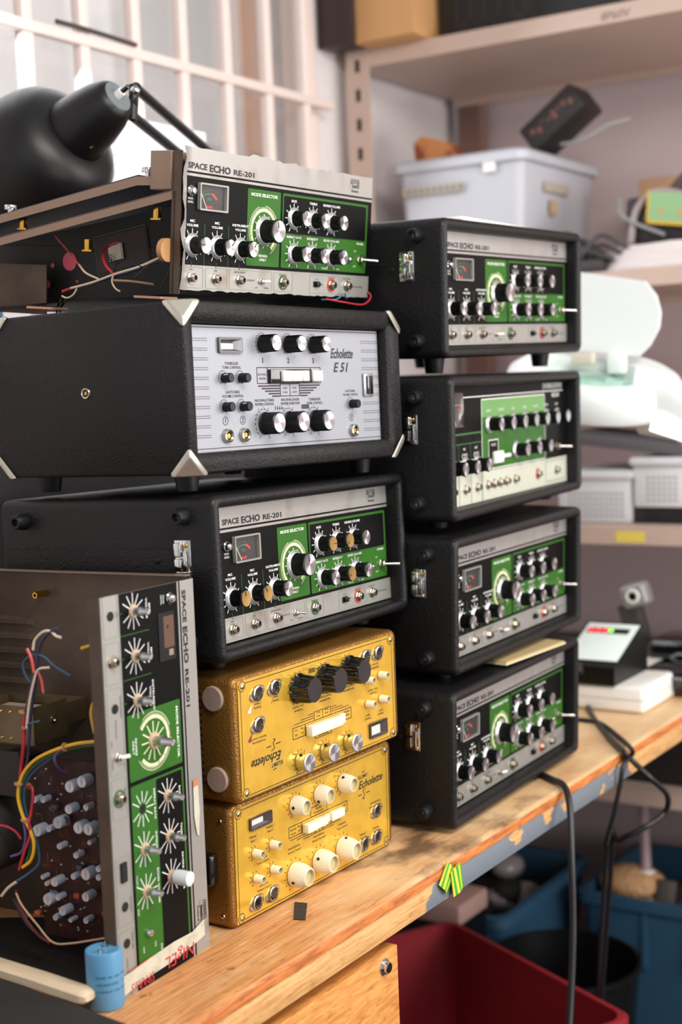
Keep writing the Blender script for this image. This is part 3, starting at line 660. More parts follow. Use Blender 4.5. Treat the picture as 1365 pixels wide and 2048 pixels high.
    for u, v in ((33.8, 54.4), (63.4, 54.6), (33.8, 84.4), (63.9, 84.5), (277.4, 86)):
        k = put('small_knob', ks[0], t, X(u, v), (0, random.uniform(-1, 1), 0))
    for u, v in ((34.7, 114.6), (64.4, 114.6), (279, 117.2)): k = put('jack_socket', J_S, t, X(u, v)); k.scale = (1.25,)*3
    # push-key row
    b = MB(); b.M = PM(*X(113.5, 45.5)); b.box(0, 78, -15.5, 0, 0, 4, BLKG, .8); kr = b.build('key_row', t)
    for i, (a, c, dp) in enumerate(((19, 36, 7.5), (38, 55, 7), (56, 67, 8.5), (78, 97, 6))):
        b = MB(); b.M = PM(*X(113.5, 45.5)); b.box(a, c, -13.6, -1.6, .5, dp, WPL, .8); b.build('key', kr)
    # deep-set pilot meter window
    b = MB(); b.M = PM(*X(26, 12)); a = rr2(0, 0, 40, 17, 2.5); c = rr2(2.5, 2.5, 37, 14.5, 1); dI = rr2(5, 4, 26, 12.5, .8); k = len(a)
    b.add([(x, -y, 0) for x, y in a]+[(x, -y, 3) for x, y in a]+[(x, -y, 3) for x, y in c]+[(x, -y, .3) for x, y in dI], [(i+z*k, (i+1) % k+z*k, (i+1) % k+(z+1)*k, i+(z+1)*k) for z in range(3) for i in range(k)], mat('grey_meter_frame', (92, 92, 94), .3, metal=.5))
    b.rect(5, 4, 26, 12.5, mat('meter_glow', (236, 228, 220), .5), .35); b.rect(5, 4, 26, 6.5, INK, .4); b.build('level_window', t)
    b = MB(); b.M = PM(*X(304.5, 50.5)); b.box(0, 21, -28, 0, 0, 2.5, mat('switch_bezel', (150, 150, 152), .3, metal=.5), 1); b.box(5, 17, -25, -3, 2, 4.5, BLKG, 1); b.build('rocker_switch', t)
    # triangular corner guards on the two front edges and at the rear, jack on the left side
    s1 = .024
    bm = bmesh.new(); bm.from_mesh(cab.data)
    def guard(cx, cz, sx_, sz_, cy, sy_):
        P0 = Vector((cx, cy, cz)); n = Vector((-sx_, -sy_, -sz_)).normalized()
        tri = [P0+Vector((sx_*s1, 0, 0)), P0+Vector((0, sy_*s1, 0)), P0+Vector((0, 0, sz_*s1))]; ctr = sum(tri, Vector())/3
        r = bmesh.ops.bisect_plane(bm, geom=bm.verts[:]+bm.edges[:]+bm.faces[:], plane_co=ctr, plane_no=n, clear_outer=True)
        ed = [e for e in r['geom_cut'] if isinstance(e, bmesh.types.BMEdge)]
        try: bmesh.ops.holes_fill(bm, edges=ed)
        except Exception: pass
        def ring(sc, off):
            P = [ctr+(v-ctr)*sc+n*off for v in tri]; out = []
            for i in range(3):
                p = P[i]; a, c = P[i-1], P[(i+1) % 3]
                out += [p+(a-p)*.10, p+(a-p)*.03+(c-p)*.03, p+(c-p)*.10]
            return out
        b = MB(); b.loft([ring(1.22, -.0022), ring(1.20, -.0004), ring(1.0, .0028), ring(.78, .0042), ring(.70, .0042)], COPPERY)
        b.build('corner_guard', t, 25)
    for cx, sx_ in ((0, 1), (W, -1)):
        for cz, sz_ in ((0, 1), (H, -1)):
            guard(cx, cz, sx_, sz_, 0, 1); guard(cx, cz, sx_, sz_, D, -1)
    bm.to_mesh(cab.data); bm.free()
    b = MB(); b.M = T(0, .1404, .0892) @ LEFT; r = .0066; b.lathe([(r, 0), (r, .0006), (r*.86, .0018), (r*.6, .001), (r*.55, -.003)], NICK, 40, c0=False, c1=False); b.lathe([(r*.56, .0002), (r*.56, .0003)], HOLE, 24); b.lathe([(r*.3, .0003), (r*.3, .0008)], BRASS, 16); b.build('side_socket', t)
    fm = bottom_foot(.019)
    for x in (.04, W-.04):
        for y in (.04, D-.04): put('rubber_foot', fm, t, (x, y, .001))
    return t
e51()

# ------------------------------------------------------------------ the two gold valve echo units
def fluted(r0, r1, L, seg, depth, m, capm, hole=None, skirt=False):
    b = MB(); b.M = OUT
    if skirt: pr = [(r0*1.06, .001), (r0*1.1, .002), (r0*1.1, .004), (r0*1.0, .006), (r0*.97, L*.8), (r1*.98, L-.0012), (r1*.9, L)]
    else: pr = [(r0*.97, .0008), (r0, .0025), (r0*.985, L*.3), (r0*.93, L*.6), (r1*1.04, L*.92), (r1, L-.0004), (r1*.9, L)]
    b.lathe(pr, m, seg*4 if not skirt else 96, ridge=(1, 5, seg, depth), c1=not (capm is CREAM))
    if hole is not None: b.M = OUT @ Matrix.Rotation(hole, 4, 'Z') @ T(0, -r0*1.0, L*.35) @ Matrix.Rotation(pi/2, 4, 'X'); b.lathe([(.0016, -.001), (.0016, .0004)], HOLE, 14)
    me = b.mesh('knob'); b = MB(); b.M = OUT
    if capm is CREAM: b.lathe([(r1*.905, L), (r1*.80, L-.0002), (r1*.72, L-.0038), (.0002, L-.0044)], CREAM_IN, 36, c0=False)
    else: b.lathe([(r1*.9, L-.0001), (r1*.89, L+.0004), (r1*.1, L+.0003)], capm, 40)
    return me, b.mesh('cap')
def din_mesh():
    b = MB(); b.M = OUT; pts = []
    for k in range(40):
        a = 2*pi*k/40; r = .0083+.0046*max(0, abs(cos(a)))**6; pts.append((r*cos(a), r*sin(a)))
    b.M = OUT @ Matrix.Rotation(radians(20), 4, 'Z')
    b.loft([[(x, y, 0) for x, y in pts], [(x, y, .0009) for x, y in pts], [(x*.97, y*.97, .0014) for x, y in pts]], NICK)
    b.lathe([(.0076, .0014), (.0078, .0026), (.0066, .003), (.0062, .0016)], NICK, 32, c0=False, c1=False); b.lathe([(.0063, .0015), (.0063, .0017)], BLKG, 28)
    for s in (-1, 1): b.M = OUT @ Matrix.Rotation(radians(20), 4, 'Z') @ T(s*.0106, 0, .0012); b.lathe([(.0016, 0), (.0012, .0009)], CHR, 12)
    for i in range(5):
        a = radians(-90+45*(i-2)*1.0); b.M = OUT @ T(.0036*cos(a), .0036*sin(a), .0015); b.lathe([(.0007, 0), (.0007, .0005)], NICK, 8)
    return b.mesh('din_socket')
DIN = din_mesh()
def screw_mesh():
    b = MB(); b.M = OUT; b.lathe([(.0030, 0), (.0028, .001), (.0012, .0016), (.0002, .0017)], NICK, 20); b.box(-.0024, .0024, -.0003, .0003, .0014, .0018, HOLE, X=Matrix.Rotation(.6, 4, 'Z')); return b.mesh('screw')
SCR = screw_mesh()
K_BLK = fluted(.0152, .0145, .022, 9, .17, BLKG, BLKG, skirt=True); K_SIL = fluted(.0102, .0102, .0135, 60, .012, ALU, ALU, hole=-2.6)
K_BIG = fluted(.0135, .0098, .021, 46, .035, CREAM, CREAM, hole=-1.2); K_MID = fluted(.0108, .0082, .0165, 40, .035, CREAM, CREAM, hole=-1.2)
K_SMA = fluted(.0050, .0042, .0115, 20, .03, CREAM, CREAM)
def gold_unit(q, label, top):
    W, H, D = .312, .129, .26
    t = thing('gold_echo_unit', q[:3], label, 'echo unit', None, pose(q[3:6]))
    b = MB(); L = []
    for e, r, y in ((.008, .004, D), (.002, .007, D-.002), (0, .009, D-.008), (0, .009, .006), (.0006, .009, .003), (.002, .008, .0008), (.004, .007, 0), (.0075, .005, .0004), (.0085, .005, .003)):
        L.append(rloop(e, W-e, e, H-e, r, y, 6))
    b.loft(L, GOLDH, True, True)
    n = 14
    for i in range(n): b.box(-.0004, .002, .040, .165, .018+i*.0070, .0202+i*.0070, HOLE)
    b.build('case', t)
    b = MB(); b.M = PM(.014, .0005, .120, .000975, .001); A = .000975
    b.box(-5.5, 290.5, -119.5, 4, -.5, .6, GOLDP)
    b.frame(-2, -1, 287, 117.5, .8, INK, .75, 4)
    for cu, cv in ((1.5, 2), (283.5, 2), (283.5, 114.5), (1.5, 114.5)):
        b.arc(cu, cv, 5, 5.8, 0, 360, INK, .78, 30); b.arc(cu, cv, 0, 5, 0, 360, GOLDP, .9, 30)
    b.rect(-5, -3.6, 290, -1.2, GOLDP, .85) if False else None
    rt = 180 if top else 0
    def tx(s_, u, v, h=2.6, **k): b.text(s_, u, v-(h*.7 if top else 0), h, INK, .8, rot=rt, **k)
    def ring(u, v, r, k=12):
        for i in range(k): a = -150+i*300/(k-1); b.ticks(u, v, r, r+1.8, 1.1, INK, [a], .8)
    if top:
        for u, v in ((97, 23), (146, 22), (193.5, 21)): ring(u, v, 17)
        for u, v in ((96, 103.6), (142.5, 103.8), (188.6, 103.6)):
            ring(u, v, 12)
        for i in range(7): b.rect(118+i*1.8, 6, 119+i*1.8, 11, INK, .8)
        b.line((132, 8), (142, 8), .7, INK, .8)
        for i in range(3): b.rect(144+i*3, 5, 145+i*3, 10, INK, .8)
        for a, c, u, v in (('Ausgang', 'Output', 26, 26), ('Eingang 3', 'Input 3', 56, 25), ('Nachhallautomatik', 'Remote Control', 244, 26), ('Tonblende', 'Tone Control', 97, 44), ('Nachhalldauer', 'Reverb Duration', 146, 43), ('Nachhallstärke', 'Reverb Control', 193, 41), ('Fernbedienung', 'Remote Control', 26, 62), ('Tonregler', 'Tone Control', 244, 55), ('Eingang 2', 'Input 2', 230, 83), ('Eingang 1', 'Input 1', 258, 83)):
            tx(c, u, v, 2.7); tx(a, u, v+4, 2.7)
        b.poly([(7.4, -61.4), (12, -63.5), (16.5, -52)], .8, mat('maroon_triangle', (128, 34, 52), .5)); b.poly([(9, -31), (13, -33), (17, -23.5)], .8, WHT)
        b.frame(84.5, 64.4, 197.5, 77.5, .8, INK, .8, .5); b.rect(107, 64.4, 107.8, 77, INK, .8)
        b.frame(125, 55, 157, 65, .7, INK, .8, .5); b.rect(141, 55, 141.7, 65, INK, .8); b.frame(125, 77, 157, 85.5, .7, INK, .8, .5)
        for i in range(3):
            b.line((87+i*13, 61.6-i*2.6), (124.5, 61.6-i*2.6), .7, INK, .8); b.line((158, 61.6-i*2.6), (193-i*12.5, 61.6-i*2.6), .7, INK, .8)
        for s_, u, v in (('Aus', 102, 69), ('Off', 91, 74), ('Ein', 102, 74), ('On', 91, 69), ('Kurz', 133, 58), ('Short', 133, 62), ('Lang', 149, 58), ('Long', 149, 62), ('Nachhall', 188, 69), ('Reverb', 188, 73), ('Nachhall', 141, 81), ('Reverberation', 141, 84)): tx(s_, u, v, 2.4)
        b.text('Echolette', 63, 82.8, 9.4, INK, .8, 'l', bold=.02, shear=.38, rot=180, fw=52)
        b.frame(44, 93, 66, 99, .3, LGRN, .8, 1); b.text('KLEMT', 55, 93.9, 4.2, INK, .82, rot=180, bold=.015, fw=19)
        b.line((38, 74.6), (46, 74.6), 1.1, INK, .8); b.line((54, 74), (62.5, 74), 1.1, INK, .8)
        b.line((46.5, 80), (52, 78), 1, INK, .8); b.line((52, 78), (49.5, 72), 1, INK, .8); b.line((49.5, 72), (54, 69), 1, INK, .8); b.line((54, 69), (50, 68), 1, INK, .8); b.line((48, 101), (54, 100), 1, INK, .8)
    else:
        for u, v in ((100, 19.5), (146, 19.2), (193, 18.5)): ring(u, v, 13)
        for u, v in ((95, 96), (142, 95.5), (188.5, 94.5)): ring(u, v, 16.5)
        for u, v in ((26, 51.4), (56, 50.5), (26.5, 79), (56, 78.2)): ring(u-1, v, 6.5, 8)
        for a, c, u, v in (('Eingang 1', 'Input 1', 25.7, 34), ('Eingang 2', 'Input 2', 55, 31.5), ('Tonregler', 'Tone Control', 40.3, 61.5), ('Lautstärke', 'Volume Control', 41, 91), ('Nachhallstärke', 'Reverb Control', 97, 67), ('Nachhalldauer', 'Reverb Duration', 144, 67), ('Tonblende', 'Tone Control', 190, 67), ('Fernbedienung', 'Remote Control', 261, 60.5), ('Eingang 3', 'Input 3', 233, 92), ('Ausgang', 'Output', 261, 92)):
            tx(a, u, v, 2.7); tx(c, u, v+4.6, 2.7)
        b.frame(87.5, 41.5, 202, 54.3, .8, INK, .8, .5); b.rect(111, 41.5, 111.8, 54.3, INK, .8)
        b.frame(129, 31, 161, 42, .7, INK, .8, .5); b.frame(129, 54, 161, 62.3, .7, INK, .8, .5); b.rect(145, 54, 145.7, 62.3, INK, .8)
        for i in range(3): b.line((90+i*12, 57+i*2.6), (128, 57+i*2.6), .7, INK, .8); b.line((162, 57+i*2.6), (199-i*13, 57+i*2.6), .7, INK, .8)
        for s_, u, v in (('Nachhall', 96, 47), ('Reverb', 96, 51.5), ('Aus', 107, 46.5), ('Off', 107, 51.5), ('Nachhall', 145, 35.5), ('Reverberation', 145, 39.5), ('Off', 196, 47), ('On', 196, 51.5), ('Lang', 136, 57.5), ('Long', 136, 61), ('Kurz', 153, 57.5), ('Short', 153, 61)): tx(s_, u, v, 2.4)
        b.text('Echolette', 226, 35.5, 9.4, INK, .8, 'l', bold=.02, shear=.38, fw=52)
        b.frame(225, 18.6, 247, 24.8, .3, LGRN, .8, 1); b.text('KLEMT', 236, 23.8, 4.2, INK, .82, bold=.015, fw=19)
        b.line((225, 43), (233, 43), 1.1, INK, .8); b.line((242, 43.4), (250, 43.4), 1.1, INK, .8); b.line((240, 37), (235, 39), 1, INK, .8); b.line((235, 39), (239, 45), 1, INK, .8); b.line((239, 45), (234, 48.5), 1, INK, .8); b.line((234, 48.5), (238.5, 49), 1, INK, .8); b.line((234, 17), (240, 16), 1, INK, .8)
    b.build('front_plate', t)
    X = lambda u, v: (.014+u*.001, -.0001, .120-v*A)
    for u, v in ((1.5, 2), (283.5, 2), (283.5, 114.5), (1.5, 114.5)): put('screw', SCR, t, (X(u, v)[0], -.0005, X(u, v)[2]))
    def kn(K, u, v, a=0): k = put('knob', K[0], t, X(u, v), (0, a, 0)); put('cap', K[1], k); return k
    def window(u, v, w_, h_):
        b = MB(); b.M = PM(*X(u, v)); a = rr2(0, 0, w_, h_, 2); c = rr2(2, 2, w_-2, h_-2, 1); dI = rr2(3, 3.2, w_*.62, h_-5, .8); k = len(a)
        if top: dI = rr2(3, 4.5, w_*.62, h_-3.4, .8)
        b.add([(x, -y, 0) for x, y in a]+[(x, -y, 2.6) for x, y in a]+[(x, -y, 2.6) for x, y in c]+[(x, -y, .8) for x, y in dI], [(i+z*k, (i+1) % k+z*k, (i+1) % k+(z+1)*k, i+(z+1)*k) for z in range(3) for i in range(k)], mat('dark_window_frame', (54, 46, 44), .25, coat=.5))
        b.poly([(x, -y) for x, y in dI], .85, mat('pale_meter_tube', (206, 202, 196), .4)); b.build('level_window', t)
    def keys(lst, v0, v1):
        for u0, u1, dp in lst:
            b = MB(); b.M = PM(*X(0, 0)); b.box(u0, u1, -v1, -v0, .6, dp, CREAM, .9); b.build('key', t)
    if top:
        for u, v in ((97, 23), (146, 22), (193.5, 21)): kn(K_BLK, u, v, u)
        for u, v in ((96, 103.6), (142.5, 103.8), (188.6, 103.6)): k = kn(K_SIL, u, v); b = MB(); b.box(.002, .009, -.0140, -.0137, -.0003, .0003, INK, X=Matrix.Rotation(-.9, 4, 'Y')); k2 = b.build('pointer', k)
        for u, v in ((229.6, 40.3), (259, 39.8), (230, 68.5), (259, 68.4)): kn(K_SMA, u, v)
        for u, v in ((25.4, 13.8), (55, 13.4), (24.6, 46.9), (229.4, 12.8), (256, 12.8)): put('din_socket', DIN, t, X(u, v))
        keys(((108, 168, 9), (168.3, 178, 5.5)), 65.3, 76.5); window(232, 92.5, 37, 18)
        for y, z in ((.024, .107), (.0225, .0245)):
            b = MB(); b.M = T(0, y, z) @ LEFT; b.lathe([(.0128, 0), (.0128, .0022), (.0120, .0034)], FELT, 30); k = b.build('felt_pad', t)
    else:
        for u, v in ((100, 19.5), (146, 19.2), (193, 18.5)): kn(K_MID, u, v, {100: .4, 146: -.2, 193: 1.3}[u])
        for i, (u, v) in enumerate(((95, 96), (142, 95.5), (188.5, 94.5))): kn(K_BIG, u, v, .9*i)
        for u, v in ((26, 51.4), (56, 50.5), (26.5, 79), (56, 78.2)): kn(K_SMA, u, v)
        for u, v in ((262, 70.9), (261, 102.7), (234, 103.6), (55, 104.8), (27, 105.6)): put('din_socket', DIN, t, X(u, v))
        keys(((112, 132, 9), (132.4, 152, 8), (152.4, 160, 5), (162, 187, 7)), 43.6, 53); window(18.5, 11.5, 38, 14)
        b = MB(); b.box(-.014, 0, .014, .050, .047, .080, BLKG, .004, 3); b.build('side_grip', t)
        for z in (.0135, .113): b = MB(); b.M = T(0, .0115, z) @ LEFT; b.lathe([(.0026, 0), (.0022, .0012), (.001, .0018)], NICK, 16); b.build('side_screw', t)
    return t
gold_unit((1.1142, .8689, .0005, -.0165, .0019, .012), 'gold echo unit with cream tapered knobs standing right way up on the bench', False)
gold_unit((1.1089, .8514, .1345, -.0169, .002, .0007), 'upside-down gold echo unit with black fluted knobs, on top of the other gold unit', True)

# ------------------------------------------------------------------ stripped chassis standing on end, lower left
def wires(parent, specs, name='wire'):
    for col, rgb, r, pts in specs:
        b = MB(); b.tube(pts, r, wire(col, rgb), 8, 6); b.build(name, parent)
YEL, BLU, REDW, PUR, GRW, WHW, PNK = ('yellow', (226, 172, 34)), ('blue', (44, 82, 110)), ('red', (176, 40, 52)), ('purple', (88, 66, 112)), ('green', (46, 96, 66)), ('white', (206, 190, 170)), ('coral', (206, 84, 78))
def cap_mesh(r, L):
    b = MB(); b.lathe([(r, 0), (r, L-.0012), (r*.93, L-.0004), (r*.9, L)], CAPC, 20, c1=False); b.lathe([(r*.9, L), (r*.3, L-.0004)], CAPT, 20, c0=False); b.box(-r*.7, r*.7, -r*.06, r*.06, L-.0002, L+.0002, CAPC); return b.mesh('capacitor')
def chassis():
    q = (.931, .858, .0008, .0632, .0098, -.0045)
    t = thing('stripped_echo_chassis', q[:3], 'stripped echo chassis standing on end at lower left with bare knob shafts', 'echo chassis', None, pose(q[3:6]))
    W, H, D = .1434, .368, .33
    # front panel: same print, u runs down, v runs right-to-left
    s = .001
    b = MB(); b.M = T(W, 0, H) @ Matrix(((0, s, 0, 0), (0, 0, -s, 0), (-s, 0, 0, 0), (0, 0, 0, 1)))
    bb = MB(); bb.M = b.M; draw_echo(bb, SILV_OLD, u0=0)
    # cut-out for the missing meter, bare holes
    bb.rect(26, 34.5, 72, 60, HOLE, .9); bb.rect(30, 36, 60, 52, mat('bare_bracket', (96, 70, 54), .5, metal=.3), .95); bb.rect(62, 38, 68, 45, mat('pale_bracket', (140, 120, 100), .5), .97); bb.arc(40, 46, 0, 1.6, 0, 360, HOLE, 1.0)
    for u in (18, 102, 284, 318): bb.arc(u, 130, 0, 4.4, 0, 360, HOLE, .8)
    bb.arc(202, 97.5, 0, 4.2, 0, 360, HOLE, .9)
    bb.build('front_panel', t)
    def at(u, v, d=0): return (W-v*s, -d, H-u*s)
    R2 = Matrix.Rotation(0, 4, 'Z')
    # torn masking tape with red handwriting (upside down when the unit stands this way)
    tape = mat('masking_tape', (192, 188, 168), .8, var=(60, (168, 166, 146), .45, .7)); pen = mat('red_felt_pen', (186, 40, 52), .7)
    tb = MB(); tb.M = bb.M
    tb.poly([(336, -10), (342, -30), (341, -60), (343, -100), (346, -142), (364, -140), (360, -108), (359, -66), (356, -40), (354, -18), (352, -9)], 1.5, tape)
    tb.M = T(W-.052, -.0017, H-.353) @ OUT @ Matrix.Diagonal((.001, .001, .001, 1))
    tb.text('NIgEL', 0, -1, 12, pen, .1, xs=1.2, shear=.15, rot=180)
    tb.M = T(W-.111, -.0017, H-.357) @ OUT @ Matrix.Diagonal((.001, .001, .001, 1)); tb.text('SPAReS', 0, 0, 9, pen, .1, xs=.9, shear=.1, rot=180)
    tb.line((-20, -12), (12, -14.5), 1, pen, .1)
    tb.build('tape_strip', t)
    tb = MB(); tb.M = bb.M; tb.poly([(196, -9), (196, -17), (232, -17.5), (250, -14), (252, -11), (230, -8)], 1.2, tape); tb.poly([(196, -9), (196, -17), (203, -17), (202, -9)], 1.3, mat('orange_paper', (206, 112, 74), .8)); tb.build('tape_scrap', t)
    sh = MB(); sh.M = OUT; sh.lathe([(.0062, .0), (.0058, .0016), (.0042, .0016)], mat('tan_washer', (196, 168, 136), .5), 24); sh.lathe([(.0036, .0016), (.0034, .0065), (.0044, .0075), (.0044, .0105), (.0030, .0125), (.0030, .0165), (.0022, .018)], ALU, 24); shm = sh.mesh('bare_shaft')
    for u, v in KN[:6]+KN[7:]:
        k = put('bare_shaft', shm, t, at(u, v, .0005))
    b2 = MB(); b2.M = OUT; b2.lathe([(.0068, .006), (.0074, .009), (.0070, .022), (.005, .023)], mat('clear_white_sleeve', (214, 220, 222), .25), 24); b2.build('plastic_sleeve', t).location = at(278, 58)
    k = put('bare_shaft', shm, t, at(143, 75.5, .0005)); k.scale = (1.3, 1.25, 1.3)
    put('jack_socket', J_N, t, at(59.5, 130)); put('jack_socket', J_G, t, at(184, 130)); put('peak_lamp', LED, t, at(14, 40)); put('indicator_lamp', LEDS, t, at(319, 98))
    s1 = put('toggle_switch', TW[0], t, at(146, 130)); s1.scale = (.7,)*3; put('lever', TW[1], s1)
    b2 = MB(); b2.box(-.004, .004, -.002, 0, -.009, .009, HOLE); b2.build('slide_switch', t).location = at(252, 130)
    # chassis metal: folded edges, far cover with pressed louvres, top plate
    b = MB(); b.box(-.0006, .0006, .0015, .014, .0, H-.001, CHASS); b.box(0, W, .0015, .0022, 0, H-.001, CHASS)
    b.build('front_flange', t)
    b = MB(); b.box(W-.0012, W, .002, D, .002, H+.004, CHASS); b.box(W-.010, W, .002, D, H+.003, H+.004, CHASL)
    for i in range(5):
        z = .318-i*.0158
        b.M = T(W-.0012, .235, z); b.loft([[(0, -.032, -.0045), (0, -.032, .0045), (0, .05, .0045), (0, .05, -.0045)], [(-.0045, -.027, -.003), (-.0045, -.027, .0015), (-.0045, .045, .0015), (-.0045, .045, -.003)]], CHASS); b.M = Matrix()
    b.build('cover_plate', t)
    b = MB(); b.box(.002, W-.002, D-.0012, D, .002, H-.004, CHASD); b.build('rear_plate', t)
    b = MB(); b.box(.002, W-.002, .002, D, 0, .0015, CHASD); b.build('end_plate', t)
    b = MB()
    for y, z in ((.184, .348), (.182, .222)): b.M = T(W-.0015, y, z) @ LEFT; b.lathe([(.0036, 0), (.0036, .018), (.0018, .018), (.0018, .012)], BRASS, 6, c0=False, c1=False); b.build('brass_standoff', t); b = MB()
    # transformer can
    b = MB(); Mx = Matrix()
    x0, x1, y0, y1, z0, z1 = .052, .100, .130, .205, .212, .250
    b.box(x0, x0+.0012, y0, y1, z0, z1, OLIVE).box(x0, x1, y0, y0+.0012, z0, z1, OLIVE).box(x0, x1, y1, y1+.0012, z0, z1, OLIVE).box(x1, x1+.0012, y0, y1, z0, z1, OLIVE).box(x0, x1, y0, y1, z0, z0+.001, OLIVE)
    b.box(x0+.004, x1-.004, y0+.005, y1-.005, z0, z1-.008, mat('pale_paper_winding', (128, 118, 108), .6))
    b.box(x1, W-.001, y0+.01, y1-.01, z0+.008, z1-.008, OLIVE)
    for yy, zz in ((.16, .244), (.172, .244), (.160, .218), (.172, .218)): b.M = T(x0, yy, zz) @ LEFT; b.lathe([(.0015, 0), (.001, .0012)], BRASS, 10)
    b.M = T(.080, y0, .233) @ OUT; b.lathe([(.0035, 0), (.0035, .0016), (.0018, .0016), (.0018, .0004)], NICK, 16)
    b.M = Mx; b.build('transformer_can', t)
    # motor, dark round body at far left, and black plate
    b = MB(); b.M = T(.05, .20, .115) @ Matrix.Rotation(-pi/2, 4, 'Y') @ T(0, 0, -.03); b.lathe([(.036, 0), (.036, .045), (.032, .052), (.008, .053), (.008, .060)], mat('motor_grey', (62, 58, 56), .5, metal=.3), 48); b.build('motor', t)
    b = MB(); b.box(.05, .053, .150, .245, .160, .205, CHASD); b.box(.053, W-.002, .2, .24, .17, .18, CHASD); b.build('bracket_plate', t)
    # circuit board
    bp_ = MB(); bx = .060; bp_.box(bx, bx+.0016, .012, .138, .022, .200, PCB)
    r = random.Random(11); tr = mat('board_gold_trace', (128, 86, 44), .35, metal=.6); wsk = mat('board_white_mark', (120, 96, 92), .6)
    for i in range(70):
        y, z = r.uniform(.02, .145), r.uniform(.03, .19); l = r.uniform(.003, .009)
        if r.random() < .6: bp_.box(bx-.0003, bx, y, y+l, z, z+.0005, tr if r.random() < .6 else wsk)
        else: bp_.box(bx-.0003, bx, y, y+.0005, z, z+l, tr if r.random() < .5 else wsk)
    for i in range(60):
        y, z = r.uniform(.02, .145), r.uniform(.03, .19); bp_.M = T(bx, y, z) @ LEFT; bp_.lathe([(.0011, 0), (.0006, .0012)], CAPT, 8); bp_.M = Matrix()
    pcb = bp_.build('circuit_board', t)
    for i in range(14):
        y, z = r.uniform(.02, .145), r.uniform(.04, .185); b = MB(); b.M = T(bx, y, z)
        c = r.choice([(176, 92, 56), (44, 104, 52), (150, 60, 40), (60, 60, 64)])
        if i % 2: b.box(-.006, 0, -.0035, .0035, -.0025, .0025, mat('component_%d_%d' % c[:2], c, .4), .001)
        else: b.add(*sphere(.0035, (-.005, 0, 0), sc=(.6, 1, 1)), mat('component_%d_%d' % c[:2], c, .4))
        b.build('film_capacitor' if i % 2 else 'disc_capacitor', pcb)
    cm = [cap_mesh(.0058, .012), cap_mesh(.0046, .012), cap_mesh(.0032, .010), cap_mesh(.0024, .009)]
    px = [(148, 1570, 0), (172, 1560, 0), (75, 1597, 2), (92, 1597, 2), (146, 1615, 1), (178, 1612, 2), (124, 1642, 0), (83, 1658, 0), (103, 1655, 2), (165, 1652, 0), (185, 1655, 0), (125, 1690, 2), (158, 1708, 2), (184, 1683, 3), (118, 1760, 1), (153, 1750, 2), (180, 1745, 0), (104, 1795, 0), (122, 1792, 2), (134, 1818, 1), (117, 1832, 2), (178, 1838, 2), (180, 1790, 1), (203, 1735, 2), (203, 1752, 2), (90, 1752, 3), (98, 1765, 3), (146, 1838, 3)]
    for X_, Y_, k in px:
        _, y, z = lp(q, X_-4, Y_+2, bx-.008)
        c = put('capacitor', cm[k], pcb, (bx, y, z)); c.rotation_euler = (0, -pi/2, 0)
    # looms and loose wires (pixel-free: local coordinates in the plane just proud of the board)
    def P(*a, x=.028): return [lp(q, p[0], p[1], x+(p[2] if len(p) > 2 else 0)) for p in a]
    main = ((190, 1483), (150, 1488), (110, 1500), (70, 1520), (45, 1550), (36, 1590), (45, 1630), (60, 1660), (68, 1690), (62, 1720), (45, 1735))
    r_ = .0013
